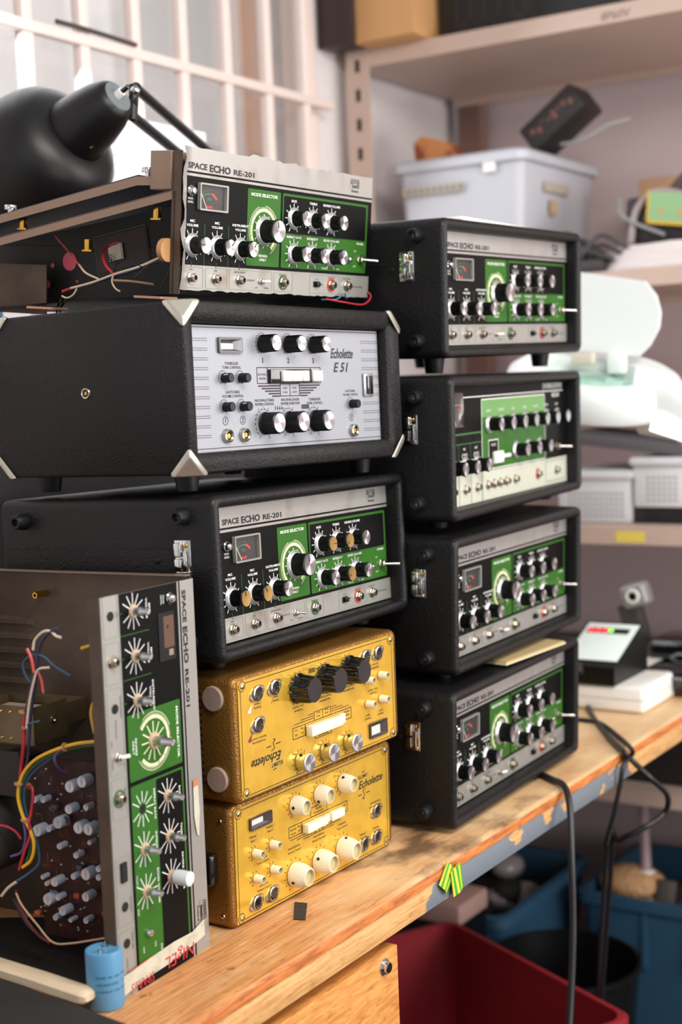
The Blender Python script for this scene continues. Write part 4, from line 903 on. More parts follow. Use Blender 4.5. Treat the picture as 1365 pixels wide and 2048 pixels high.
    wires(t, [(YEL[0], YEL[1], .0016, P(*main)),
        (GRW[0], GRW[1], r_, P(*[(a+5, b_+6, .004) for a, b_ in main[:8]], (60, 1700, .004), (52, 1730, .004))),
        (BLU[0], BLU[1], r_, P((190, 1487, .006), (150, 1494, .006), (110, 1512, .006), (78, 1534, .006), (54, 1562, .006), (48, 1600, .006), (60, 1650, .006), (75, 1690, .006), (78, 1725, .006), (60, 1745, .003), (30, 1765))),
        (PUR[0], PUR[1], r_, P((190, 1484, .002), (150, 1490, .003), (122, 1500), (111, 1512), (111, 1525), (120, 1538, .006), (133, 1545, .014))),
        (REDW[0], REDW[1], .0014, P((50, 1578, .01), (62, 1572, .01), (66, 1590, .008), (62, 1625, .006), (58, 1645), (60, 1672), (50, 1700), (42, 1725), (38, 1740))),
        (PUR[0], PUR[1], r_, P((42, 1620, .004), (50, 1660), (50, 1685), (42, 1705), (22, 1713))),
        (REDW[0], REDW[1], .0019, P((40, 1565, .008), (43, 1530, .006), (47, 1490), (48, 1455), (50, 1430))),
        ('mauve', (84, 52, 62), .0017, P((50, 1430), (58, 1395), (65, 1365), (70, 1335), (74, 1308))),
        ('dark_blue', (40, 44, 72), .0016, P((44, 1562, .008), (55, 1520, .005), (58, 1480), (60, 1445), (66, 1395), (72, 1350), (75, 1318), (80, 1290), (95, 1268), (115, 1257))),
        (WHW[0], WHW[1], .0012, P((53, 1456, -.004), (58, 1410, -.004), (66, 1370, -.004), (76, 1340, -.004), (98, 1335, -.004))),
        (WHW[0], WHW[1], .0014, P((66, 1300), (70, 1280), (86, 1264), (102, 1263), (112, 1272), (122, 1275))),
        (BLU[0], BLU[1], .0011, P((60, 1364), (49, 1345), (47, 1325), (62, 1312), (85, 1312), (110, 1333), (142, 1352))),
        (PNK[0], PNK[1], .0015, P((68, 1345, -.003), (63, 1318, -.003), (54, 1297, -.003))), (PNK[0], PNK[1], .0013, P((72, 1338), (82, 1358), (87, 1386))),
        (BLU[0], BLU[1], .0010, P((52, 1452, -.004), (62, 1446, -.004), (80, 1442, -.004))),
        ('black', (20, 20, 22), .0024, P((28, 1796, .01), (45, 1830, .01), (62, 1855, .01), (95, 1882, .008))),
        ('pale', (190, 160, 130), .0010, P((32, 1786), (45, 1812), (75, 1850), (105, 1884), (140, 1887), (212, 1876))),
        (WHW[0], WHW[1], .0015, P((32, 1764, -.001), (16, 1776, -.001), (3, 1792, -.001))),
        ('maroon', (110, 32, 34), .0013, P((32, 1780, .004), (45, 1825, .004), (75, 1868, .004), (100, 1886, .004))),
        (REDW[0], REDW[1], .0012, P((-14, 1650, .004), (10, 1652, .004), (30, 1662, .004), (43, 1678, .004))),
        (YEL[0], YEL[1], .0015, P((192, 1288, -.01), (178, 1292, -.01), (163, 1297, -.01))), (YEL[0], YEL[1], .0018, P((191, 1395, .0), (183, 1425), (190, 1466)))])
    for px, py in ((46, 1424), (52, 1455), (130, 1494), (37, 1568), (50, 1640)):
        b = MB(); b.M = T(*lp(q, px, py, .028)) @ Matrix.Rotation(.2 if px < 100 else 1.4, 4, 'X'); b.lathe([(.0042, -.0007), (.0042, .0007)], mat('tan_lacing', (176, 132, 84), .6), 14); b.build('lacing_tie', t)
    return t
chassis()

# ------------------------------------------------------------------ opened chassis on top of the left stack
def top_chassis():
    q = (1.156, .931, .652, -.0012, -.0098, .1024)
    t = thing('opened_echo_chassis', q[:3], 'opened echo chassis with torn curled front panel and its knobs, topmost of the left stack', 'echo chassis', None, pose(q[3:6]))
    s = .001; b = MB(); b.M = PM(0, 0, .1434, s, s); draw_echo(b, SILV_OLD, u0=0, bent=True); b.build('front_panel', t)
    X = lambda u, v: (u*s, -.0003, .1434-v*s)
    echo_controls(t, X, 0, 1, seed=21)
    W, D = .366, .262
    b = MB(); b.box(.002, W, .002, .0035, .006, .13, CHASD); b.build('sub_panel', t)
    # brown corner post behind the panel's left edge
    b = MB(); b.box(-.002, .010, .010, .0115, -.004, .100, CHASS); b.box(.0, .0012, .001, .012, -.004, .140, CHASS); b.build('front_post', t)
    b = MB(); b.box(-.003, .040, .013, .040, .101, .140, CHASL, .001); b.build('corner_block', t)
    # sloping side bar (folded channel) and the tape deck tray above it
    def slab(p0, p1, x0, x1, th, m):
        (y0, z0), (y1, z1) = p0, p1; v = [(x, y, z) for x in (x0, x1) for y, z in ((y0, z0), (y1, z1), (y1, z1-th), (y0, z0-th))]
        return v, [(0, 1, 2, 3), (7, 6, 5, 4), (0, 4, 5, 1), (1, 5, 6, 2), (2, 6, 7, 3), (3, 7, 4, 0)], m
    b = MB(); b.add(*slab((.010, .1015), (.345, .0325), 0, .0015, .0095, CHASL)); b.add(*slab((.010, .1015), (.345, .0325), 0, .012, .0015, CHASL))
    b.build('side_channel', t)
    b = MB(); b.add(*slab((.060, .1145), (.345, .0566), 0, .0012, .009, CHASL)); b.add(*slab((.040, .1145), (.060, .1145), 0, .0012, .009, CHASL)); b.add(*slab((.062, .1165), (.345, .0580), .004, .33, .002, BLKG)); b.add(*slab((.061, .1140), (.345, .0561), .0013, .33, .0012, CHASD)); tr = b.build('deck_tray', t)  # dark sheet below the tray puts the gap's shade into the colour
    for i in range(6):
        y = .075+i*.028; b = MB(); b.M = T(.02, y, .1165-(y-.062)*.207+.001); b.box(0, .05, -.009, .009, -.001, .001, BLKG); b.build('deck_plate', tr)
    for x, y, z in ((.006, .050, .1145), (.008, .250, .0765)):
        b = MB(); b.M = T(x, y, z); b.lathe([(.0028, 0), (.0028, .004), (.0062, .004), (.0066, .005), (.0066, .0088), (.006, .0094)], CHR, 40, ridge=(3, 4, 20, .06)); b.build('thumb_screw', t)
    for y, z in ((.232, .066), (.135, .044), (.040, .078)):
        b = MB(); b.M = T(.010, y, z); b.box(-.003, .003, -.0035, .0035, -.006, .006, BRASS, .0008); b.box(-.003, .003, -.007, .007, -.0072, -.005, BRASS, .0006); b.build('brass_stand', t)
    # black inner plate and brown rear wall, bottom
    b = MB(); b.add([(.075, .012, -.003), (.075, .345, -.033), (.075, .345, .044), (.075, .012, .044)], [(0, 1, 2, 3)], CHASD); b.add([(.0765, .012, .04), (.0765, .345, .04), (.0765, .345, .044), (.0765, .012, .100)], [(0, 1, 2, 3)], CHASD); b.add([(.003, .012, -.004), (W, .012, -.004), (W, .345, -.034), (.003, .345, -.034)], [(0, 1, 2, 3)], CHASD); b.add([(W, .012, -.004), (W, .012, .10), (W, .345, .03), (W, .345, -.03)], [(0, 1, 2, 3)], CHASD); b.build('inner_plate', t)
    for y in (.045, .20): b = MB(); b.box(.002, .03, y-.018, y+.018, -.0045-(y-.02)*.11-.0025, -.0045-(y-.02)*.11, mat('copper_pink_pad', (190, 140, 116), .4, metal=.4)); b.build('foot_plate', t)
    b = MB(); b.box(.05, .0515, .235, .345, -.034, .022, CHASS); b.build('rear_wall', t)
    b = MB(); b.M = T(*lp(q, 240, 480, .0745)) @ Matrix.Rotation(-.2, 4, 'X') @ Matrix(((0, 0, -1, 0), (-1, 0, 0, 0), (0, 1, 0, 0), (0, 0, 0, 1))) @ T(-.018, .012, 0) @ Matrix.Diagonal((.001, .001, .001, 1))
    b.frame(-20, 2, 58, 46, 1, mat('olive_trim', (84, 78, 44), .5), 1, 2); b.rect(-18, 4, 56, 44, mat('maroon_pad', (44, 24, 22), .5), .9)
    b.box(4, 22, -34, -16, 2, 6, WHW and mat('white_label_paper', (206, 196, 176), .7)); b.text('MD', 9, 31, 5, INK, 6.2, rot=90, bold=.02); b.text('05C', 14, 31, 4, INK, 6.2, rot=90); b.build('terminal_pad', t)
    for y, z, r_ in ((140, 523, .0105), (106, 531, .0028), (95, 569, .0048), (155, 563, .0015)):
        b = MB(); b.M = T(*lp(q, y, z, .0747)) @ LEFT; b.lathe([(r_, 0), (r_, .0006)], mat('pink_sticker', (240, 104, 122), .7), 24); b.build('pink_dot', t)
    def P(*a, x=.02): return [lp(q, p[0], p[1], x+(p[2] if len(p) > 2 else 0)) for p in a]
    wires(t, [(WHW[0], WHW[1], .0014, P((140, 577), (185, 565), (228, 549), (277, 534), (318, 516, .01))),
        ('navy', (46, 46, 96), .0014, P((126, 583, .003), (172, 569, .003), (228, 554, .003), (288, 534, .006))),
        (REDW[0], REDW[1], .0016, P((125, 583, -.001), (141, 577, -.001))),
        ('cream', (204, 180, 150), .0011, P((154, 577), (146, 590), (134, 596), (124, 592))),
        (PNK[0], PNK[1], .0010, P((111, 472, .03), (132, 497, .02), (158, 529))), ('cream', (204, 180, 150), .0012, P((158, 529), (172, 546), (197, 558))),
        (REDW[0], REDW[1], .0016, P((235, 485, .04), (215, 494, .03), (206, 512, .01), (212, 531), (226, 547))),
        ('cream', (204, 180, 150), .0010, P((228, 548), (224, 562), (230, 576), (240, 583))),
        ('tan', (150, 124, 100), .0014, P((228, 561), (265, 563), (308, 569, .01))),
        ('yellow', (226, 172, 34), .0009, P((340, 505, -.01), (346, 525, -.012), (350, 548, -.012))),
        ('black', (20, 20, 22), .0009, P((225, 545), (236, 525), (260, 525), (300, 540))),
        ('dark', (60, 50, 44), .0007, P((330, 520), (300, 528, -.004), (275, 550, -.004), (268, 556, -.004))), ('dark', (60, 50, 44), .0007, P((345, 520), (335, 550), (322, 575))),
        ('black', (60, 16, 18), .0014, P((133, 600, .01), (122, 615, .01), (120, 632, .01))), ('black', (20, 20, 22), .0014, P((126, 596, .01), (115, 615, .01), (114, 634, .01))),
        ('cyan', (50, 90, 120), .0009, [(.316, -.001, -.002), (.305, -.006, .004), (.290, -.004, -.003), (.27, .004, -.004)]),
        (REDW[0], REDW[1], .001, [(.27, -.002, -.003), (.30, -.008, -.006), (.345, -.008, -.008), (.366, -.006, .002), (.362, .002, .008), (.33, .01, .004)])])
    b = MB(); b.M = T(.03, .012, .045) @ OUT; b.lathe([(.012, 0), (.012, .006)], mat('tan_pot', (176, 128, 84), .5), 24); b.build('potentiometer', t).location = (-.035, .006, -.005)
    return t
top_chassis()

# ------------------------------------------------------------------ desk lamp behind the left stack
def lamp():
    y = 1.20
    base = Vector((1.62, 1.46, .4812))
    t = thing('desk_lamp', base, 'black articulated desk lamp with a big bell shade, behind the left stack near the window', 'lamp')
    G = mat('satin_black_lamp', (15, 13, 13), .42, spec=.4); I = T(*(-base))
    cap = pt(236, 193, 1, y); ax = (CR*.74+CU*.40-CF*.54).normalized()
    X = I @ T(*cap) @ ax.to_track_quat('Z', 'X').to_matrix().to_4x4()
    b = MB(); b.M = X; b.lathe([(.090, -.245), (.0945, -.235), (.0965, -.205), (.0955, -.17), (.0925, -.142), (.087, -.118), (.079, -.100), (.066, -.087), (.052, -.081), (.044, -.080)], G, 72, c0=False)
    b.lathe([(.089, -.242), (.0945, -.205), (.0935, -.17), (.088, -.130), (.072, -.096), (.045, -.084)], WPL, 64, c0=False)
    b.build('shade', t)
    b = MB(); b.M = X; b.lathe([(.0435, -.083), (.0425, -.072), (.0385, -.045), (.0335, -.022), (.0275, -.007), (.0240, -.002), (.0205, 0)], G, 64, c0=False, c1=False)
    b.M = X; 
    b.build('neck', t)
    b = MB(); b.M = X; b.lathe([(.0205, -.0005), (.0195, .0010), (.0165, .0008), (.001, .0010)], mat('grey_end_cap', (108, 116, 118), .4), 48); b.M = X @ T(.001, .001, 0)
    b.lathe([(.0058, .001), (.0055, .010)], WPL, 20); b.lathe([(.0034, .010), (.0032, .021), (.002, .022)], BLKG, 16); b.build('switch_cap', t)
    b = MB(); p = cap-ax*.055+(-CU*.93-CR*.0-CF*.35).normalized()*.040; sd = (CR*.75+CU*.5).normalized(); b.M = I; b.tube([p+CR*.004-sd*.001, p+CR*.004+sd*.020], .0016, BRASS, 10, 0); b.build('brass_pin', t)
    # little square sticker with a white and orange blot
    c = cap-ax*.165; n = (-CF*.93-CU*.22-CR*.30); n = (n-ax*n.dot(ax)).normalized()
    q = Matrix((ax.cross(n).normalized(), ax, n)).transposed().to_4x4()
    b = MB(); b.M = I @ T(*(c+n*.0972)) @ q @ Matrix.Rotation(-.6, 4, 'Z') @ Matrix.Diagonal((.001, .001, .001, 1))
    b.box(-11, 11, -13, 13, -3, 0, mat('black_sticker', (22, 20, 20), .5), .5); b.poly([(-6, -3), (-5, 3), (-2, 6), (-1, 0), (0, -6), (-4, -6)], .1, mat('grey_blot', (170, 172, 176), .5))
    b.poly([(1, -5), (5, -3), (4, 1), (6, 4), (3, 8), (0, 5), (2, 2), (-1, -1)], .1, mat('orange_blot', (206, 84, 60), .5)); b.build('sticker', t)
    # joint and twin arms
    j = pt(262, 205, 1, y+.005); b = MB(); b.M = I
    b.tube([j+CU*.022+CR*.004, j-CU*.022+CR*.002], .0065, G, 12, 0); b.tube([j-CR*.012, j+CR*.008], .007, G, 12, 0); b.add(*sphere(.006, j+CU*.014+CR*.006-CF*.004), CHR); b.build('joint', t)
    e = pt(520, 420, 1, 1.42)
    for k, o in enumerate((CU*.019+CR*.006, -CU*.017+CR*.002)):
        b = MB(); b.M = I; b.tube([j+o, e+o], .0070, G, 10, 0); b.build('arm', t)
    b = MB(); b.M = I; b.tube([e+CU*.02, base+Vector((0, 0, .03))], .0055, G, 10, 0); b.build('lower_arm', t)
    b = MB(); b.M = I; b.M = Matrix(); b.lathe([(.03, 0), (.03, .02), (.012, .035), (.012, .05)], G, 32); b.build('base', t)
lamp()

# ------------------------------------------------------------------ small things on the bench
def bench_bits():
    # blue capacitor
    BLUC = mat('blue_capacitor_sleeve', (84, 142, 180), .38, spec=.6)
    t = thing('can_capacitor', (.9215, .866, .0008), 'blue can capacitor with two solder tags standing in front of the stripped chassis', 'capacitor', None, (0, 0, .3))
    R = .0168; b = MB(); b.lathe([(R*.96, 0), (R, .0016), (R, .0500), (R*.97, .0520), (R*.86, .0526), (R*.80, .0520)], BLUC, 56); b.build('sleeve', t)
    b = MB(); b.lathe([(R*.82, .0519), (R*.80, .0495), (.0002, .0495)], BLK, 40, c0=False); b.build('top_disc', t)
    for s in (-1, 1):
        b = MB(); b.M = T(s*.0055, 0, .0495); b.lathe([(.0036, 0), (.003, .0022), (.001, .003)], CHR, 14); b.box(-.0022, .0022, -.0006, .0006, .002, .0078, CHR, .0005); b.build('solder_tag', t)
    pr = mat('dark_blue_print', (44, 84, 116), .5)
    b = MB()
    def wrap(s_, z, a0, h):
        vs, fs, wd = text_geo(s_, 0, 0); b.add([((R+.00012)*cos(a0+x*h/R), (R+.00012)*sin(a0+x*h/R), z+y*h) for x, y in vs], fs, pr)
    a = -pi*.5-.3-radians(60)-.35
    rr_ = random.Random(4)
    for z_ in (.0305, .0240, .0175):                       # small print, too faint to read in the photo
        a_ = a
        while a_ < a+1.9:
            w_ = rr_.uniform(.03, .07); a_ += w_+.035
            if rr_.random() < .85: b.add([((R+.00012)*cos(a_+k*w_), (R+.00012)*sin(a_+k*w_), z_+j*.0019) for k, j in ((0, 0), (1, 0), (1, 1), (0, 1))], [(0, 1, 2, 3)], pr)
    b.build('print', t)
    # pale stick
    t = thing('wooden_stick', (.90, .93, .0155), 'pale wooden stick lying across the lower left corner of the bench', 'stick', None, (0, 0, 0))
    b = MB(); b.M = T(-.90, -.93, -.0155); P = [Vector((.906, 1.02, .0235)), Vector((.902, .93, .0225)), Vector((.8985, .8715, .0215)), Vector((.898, .866, .021)), Vector((.898, .863, .021))]; hw = (.0105, .0105, .0105, .009, .006); hh = (.006, .006, .0058, .005, .003)
    b.loft([[(p.x+a_*w_, p.y, p.z-.0035+c_*h_) for a_, c_ in ((-1, -.6), (-.6, -1), (.6, -1), (1, -.6), (1, .6), (.6, 1), (-.6, 1), (-1, .6))] for p, w_, h_ in zip(P, hw, hh)], mat('pale_stick_wood', (206, 186, 156), .6, var=(60, (186, 164, 134), .4, .7, (1, .2, 1))))
    b.build('stick_body', t)
    t = thing('black_pouch', (.86, .92, .0008), 'flat black pouch under the pale stick at the lower left', 'pouch')
    b = MB(); b.M = T(-.86, -.92, 0); b.box(.80, .893, .80, .985, .0, .0145, mat('black_cloth', (28, 25, 25), .75, bump=(300, .6, .001)), .005, 3, X=T(.86, .92, 0) @ Matrix.Rotation(-.12, 4, 'Z') @ T(-.86, -.92, 0)); b.build('pouch_body', t)
    b = MB(); b.M = T(-1.193, -.839, 0);     v = [(1.170, .832), (1.211, .859), (1.2145, .845), (1.174, .820)]
    b.loft([[(x, y, 0) for x, y in v], [(x, y, .0008) for x, y in v]], mat('black_sandpaper', (48, 42, 38), .9, bump=(800, 1, .0005), var=(400, (90, 80, 70), .62, .7)))
    o = b.build('sandpaper_square'); o.location = (1.193, .839, .0004); tag(o, 'small dark gritty square lying on the bench in front of the gold units', 'square of abrasive')
    # striped earth tape on the rail
    t = thing('striped_tape', (1.40, .774, -.02), 'crumpled green and yellow striped tape stuck to bench edge', 'tape')
    YL = mat('tape_yellow', (214, 208, 60), .4); GL = mat('tape_green', (60, 160, 50), .4)
    b = MB(); 
    def piece(ang, cx, cz, w_, h_, y):
        X = T(cx, y, cz) @ Matrix.Rotation(ang, 4, 'Y'); n = 6
        for i in range(n): 
            x0 = -w_/2+i*w_/n; b.add([(x0, .001*sin(i), h_/2), (x0+w_/n, .001*sin(i+1), h_/2), (x0+w_/n, .0012*cos(i+1), -h_/2), (x0, .0012*cos(i), -h_/2)], [(0, 1, 2, 3)], YL if i % 2 == 0 else GL, X)
        b.box(-w_/2, w_/2, .0013, .0015, -h_/2, h_/2, YL, X=X)
    piece(.75, -.008, .004, .024, .030, -.0026); piece(-.22, .011, -.004, .025, .032, -.0050); b.build('tape_folds', t)
    # cream card between the two lowest right units
    b = MB(); b.box(-.11, .06, -.026, .14, 0, .0020, mat('cream_card', (206, 200, 160), .6)); b.box(-.108, .058, -.0245, .138, .0020, .0042, mat('tan_card', (180, 156, 112), .7)); o = b.build('card_folder'); o.location = (1.75, .832, .1815); o.rotation_euler = (.035, 0, -.05)
    tag(o, 'cream card folder sandwiched between the lowest two right-hand echo units', 'card')
    b = MB(); b.box(-.10, .15, -.14, .10, 0, .0055, WPL, .0015); o = b.build('white_booklet'); o.location = (1.70, .975, .7475); tag(o, 'thin white booklet lying on the topmost right-hand echo unit', 'booklet')
    # cables
    K = mat('black_cable', (26, 26, 28), .4)
    def cable(pts, r, label, name='power_cable'):
        o0 = Vector(pts[0]); b = MB(); b.M = T(*(-o0)); b.tube(pts, r, K, 12, 8); o = b.build(name); o.location = o0; tag(o, label, 'cable')
    cable([(1.80, .90, .0045), (1.768, .835, .0045), (1.745, .800, .0048), (1.722, .772, .0040), (1.700, .755, -.018), (1.672, .742, -.075), (1.655, .735, -.16), (1.63, .73, -.25), (1.58, .72, -.36), (1.53, .71, -.47), (1.5, .72, -.75)], .0046, 'thick black cable hanging over bench front edge past the red crate')
    a = [pt(1160, 1330, 0, 2.08), pt(1172, 1370, 2, .02), pt(1180, 1420, 2, .004), pt(1215, 1470, 2, .004), pt(1248, 1503, 2, .004), pt(1262, 1518, 1, .768), pt(1300, 1555, 1, .74), pt(1335, 1590, 1, .73), pt(1330, 1625, 1, .74), pt(1290, 1655, 1, .76), pt(1240, 1680, 1, .80), pt(1215, 1700, 1, .86), (2.09, .90, -.62)]
    cable([tuple(v) for v in a], .0042, 'black cable crossing the bench and looping down at the far right')
    a = [pt(1150, 1438, 2, .004), pt(1200, 1446, 2, .004), pt(1240, 1475, 2, .004), pt(1265, 1500, 2, .004), pt(1262, 1512, 1, .768), pt(1248, 1530, 1, .765), pt(1240, 1575, 1, .77), pt(1228, 1630, 1, .78), pt(1212, 1690, 1, .80), pt(1225, 1704, 1, .82), (2.11, .91, -.66)]
    cable([tuple(v) for v in a], .0036, 'thinner black cable dropping steeply over the bench edge beside the looping one')
    # white case, tester, holder
    t = thing('white_instrument_case', (2.28, .92, .0008), 'flat white case lying on the bench under the small tester', 'case')
    A_ = pt(1310, 1408, 2, 0); N_ = Vector((2.245, .835, 0)); 
    b = MB(); b.box(0, .26, 0, .185, 0, .043, WPL, .007, 3); b.box(-.0006, .2606, -.0006, .1856, .0215, .0225, mat('grey_gap', (170, 168, 166), .6)); o = b.build('case_body', t); o.location = (2.165-2.28, .828-.92, 0)
    t = thing('battery_tester', (2.20, .90, .0446), 'small black tester with white sloping face, red digits and one black knob', 'tester', None, (0, 0, .0))
    b = MB(); b.loft([[(x, y, z) for y, z in ((0, 0), (0, .030), (.018, .034), (.135, .080), (.150, .075), (.150, 0))] for x in (0, .10)], BLK); o = b.build('housing', t)
    o.rotation_euler = (0, 0, -pi/2); o.location = (-.04, .075, 0)
    sl = math.atan2(.046, .117)
    F0 = Matrix.Rotation(-pi/2, 4, 'Z'); 
    b = MB(); b.M = T(-.04, .075, 0) @ F0 @ T(0, .018, .0342) @ Matrix.Rotation(sl, 4, 'X')
    b.box(.004, .096, .004, .120, 0, .0014, mat('mint_white_face', (222, 234, 228), .4), .0005); b.box(.010, .085, .088, .104, .0012, .0022, HOLE)
    o = b.build('face_plate', t)
    b = MB(); b.M = T(-.04, .075, 0) @ F0 @ T(0, .018, .0342) @ Matrix.Rotation(sl, 4, 'X') @ T(.013, .090, .0026) @ Matrix.Diagonal((.001, .001, .001, 1)); b.text('8.8.8', 0, 0, 12, mat('red_led_digits', (255, 60, 66), .5, emit=(255, 50, 56), es=3), 0, 'l', 1.1); b.box(36, 44, 1, 10, 0, .3, mat('green_led', (120, 220, 80), .5, emit=(120, 220, 60), es=1.5)); b.build('digits', t)
    b = MB(); b.M = T(-.04, .075, 0) @ F0 @ T(.045, .066, .0356) @ Matrix.Rotation(sl, 4, 'X'); b.lathe([(.011, 0), (.0105, .004), (.006, .006), (.005, .016), (.003, .017)], BLKG, 24); b.build('knob', t)
    t = thing('clamp_stand', (2.48, .96, .0008), 'grey square-headed stand with a dark body at the back of the bench', 'stand')
    GC = mat('grey_clamp', (150, 150, 148), .4, metal=.3)
    b = MB(); b.box(-.05, .05, -.05, .05, 0, .012, BLK, .004); b.tube([(0, 0, .01), (.0, -.002, .075)], .012, BLK, 12, 0); b.build('foot', t)
    b = MB(); b.box(-.018, .018, -.020, .020, -.055, .03, mat('dark_clamp', (62, 60, 58), .4), .005, X=T(0, .004, .10) @ Matrix.Rotation(-.28, 4, 'X')); b.build('stand_body', t)
    b = MB(); X = T(-.008, -.006, .146) @ Matrix.Rotation(-.28, 4, 'X'); b.box(-.022, .018, -.025, .025, -.022, .022, GC, .009, 3, X=X); b.M = X @ T(-.022, 0, 0) @ LEFT; b.lathe([(.014, 0), (.012, .003), (.009, .003), (.008, .0005)], WPL, 24, c0=False); b.lathe([(.008, .001), (.002, .003)], BLK, 20); b.build('square_head', t)
    for i, (x, y, z, sx_, lb) in enumerate(((2.36, .83, .0, 1.0, 'shiny black rounded part on bench at the far right, lower one'), (2.47, .86, .0, 1.1, 'shiny black rounded part on bench at the far right, rear one'))):
        t = thing('rounded_housing', (x, y, z+.0008), lb, 'housing')
        b = MB(); b.box(-.06, .06, -.075, .06, 0, .048+.03*i, BLKG, .02, 5); b.build('shell', t)
        b = MB(); b.tube([(-.061, -.05, .03), (-.0625, -.01, .034+.02*i), (-.061, .03, .03)], .003, mat('grey_trim_strip', (120, 122, 126), .3), 8); b.build('trim_strip', t)
    b = MB(); b.box(-.04, .04, -.05, .05, 0, .05, WPL, .01, 3); o = b.build('white_box'); o.location = (2.47, .80, .0800); tag(o, 'small white box on top of the rear black housing at the right edge', 'box')
    # magnifier lamp
    t = thing('magnifier_lamp', (2.50, .72, .0), 'large white magnifier lamp with raised lens cover behind the right-hand stack', 'magnifier lamp')
    o0 = T(-2.50, -.72, 0); WM = mat('white_lamp_enamel', (232, 236, 234), .35)
    c = Vector((2.22, .925, .535)); ax = Matrix.Rotation(radians(11), 4, 'X') @ Matrix.Rotation(radians(-14), 4, 'Y')
    b = MB(); b.M = o0 @ T(*c) @ ax
    L = []
    for sc, z in ((.86, -.034), (.97, -.028), (1, -.018), (1, .004), (.95, .020), (.86, .028), (.60, .022), (.58, .0)):
        L.append([(.125*sc*cos(a_*pi/32), .150*sc*sin(a_*pi/32), z) for a_ in range(64)])
    b.loft(L, WM, False, False); b.loft([L[0], [(p[0]*.68, p[1]*.68, -.032) for p in L[0]], [(p[0]*.68, p[1]*.68, -.0) for p in L[0]]], WM, False, False); b.build('ring_head', t)
    b = MB(); b.M = o0 @ T(*c) @ ax
    gl = mat('green_tinted_lens', (150, 200, 180), .05, coat=1, spec=.8); L2 = []
    for sc, z in ((.60, -.006), (.60, .0), (.4, .007), (.2, .010), (.01, .011)): L2.append([(.125*sc*cos(a_*pi/24), .150*sc*sin(a_*pi/24), z) for a_ in range(48)])
    b.loft(L2, gl); b.build('lens', t)
    b = MB(); b.M = o0; q0 = pt(1100, 540, 0, 2.26); P = [pt(u, v, 0, 2.26) for u, v in ((1050, 535), (1168, 545), (1290, 562), (1312, 590), (1321, 625), (1318, 655), (1300, 690), (1278, 712), (1165, 702), (1050, 694))]
    b.loft([[tuple(p) for p in P], [tuple(p+Vector((.008, 0, 0))) for p in P]], WM); b.build('lens_cover', t)
    b = MB(); b.M = o0; hz = pt(1235, 724, 0, 2.26); b.box(hz.x-.012, hz.x+.014, hz.y-.014, hz.y+.014, hz.z-.020, hz.z+.016, WM, .004); hz2 = pt(1168, 716, 0, 2.24); b.box(hz2.x-.01, hz2.x+.01, hz2.y-.02, hz2.y+.02, hz2.z-.012, hz2.z+.008, mat('beige_hinge', (206, 196, 180), .5), .004); b.build('hinge', t)
    b = MB(); b.M = o0; pts = [pt(1280, 800, 0, 2.20), pt(1350, 815, 0, 2.19), pt(1420, 870, 0, 2.18), (2.20, .68, .38)]; 
    L = []
    for p, hh_ in zip(pts, (.055, .052, .045, .03)):
        p = Vector(p); L.append([tuple(p+Vector((.030*cos(a_*pi/10), 0, hh_*sin(a_*pi/10)))) for a_ in range(20)])
    b.loft(L, WM); b.tube([(2.20, .70, .39), (2.40, .71, .2), (2.50, .72, -.012)], .014, WM, 14); b.box(2.47, 2.53, .690, .80, -.064, -.046, WM, .004); b.box(2.485, 2.515, .690, .7735, -.064, .02, WM, .004); b.build('arm', t)
    b = MB(); b.M = o0; p = pt(1345, 858, 0, 2.155); b.box(-.002, .002, -.034, .034, -.013, .013, mat('lit_lamp_strip', (255, 255, 255), .4, emit=(255, 255, 255), es=1.6), .001, X=T(*p) @ Matrix.Rotation(.32, 4, 'X')); b.box(.002, .03, -.03, .03, -.010, .012, WM, .003, X=T(*p) @ Matrix.Rotation(.32, 4, 'X')); b.build('light_strip', t)
bench_bits()

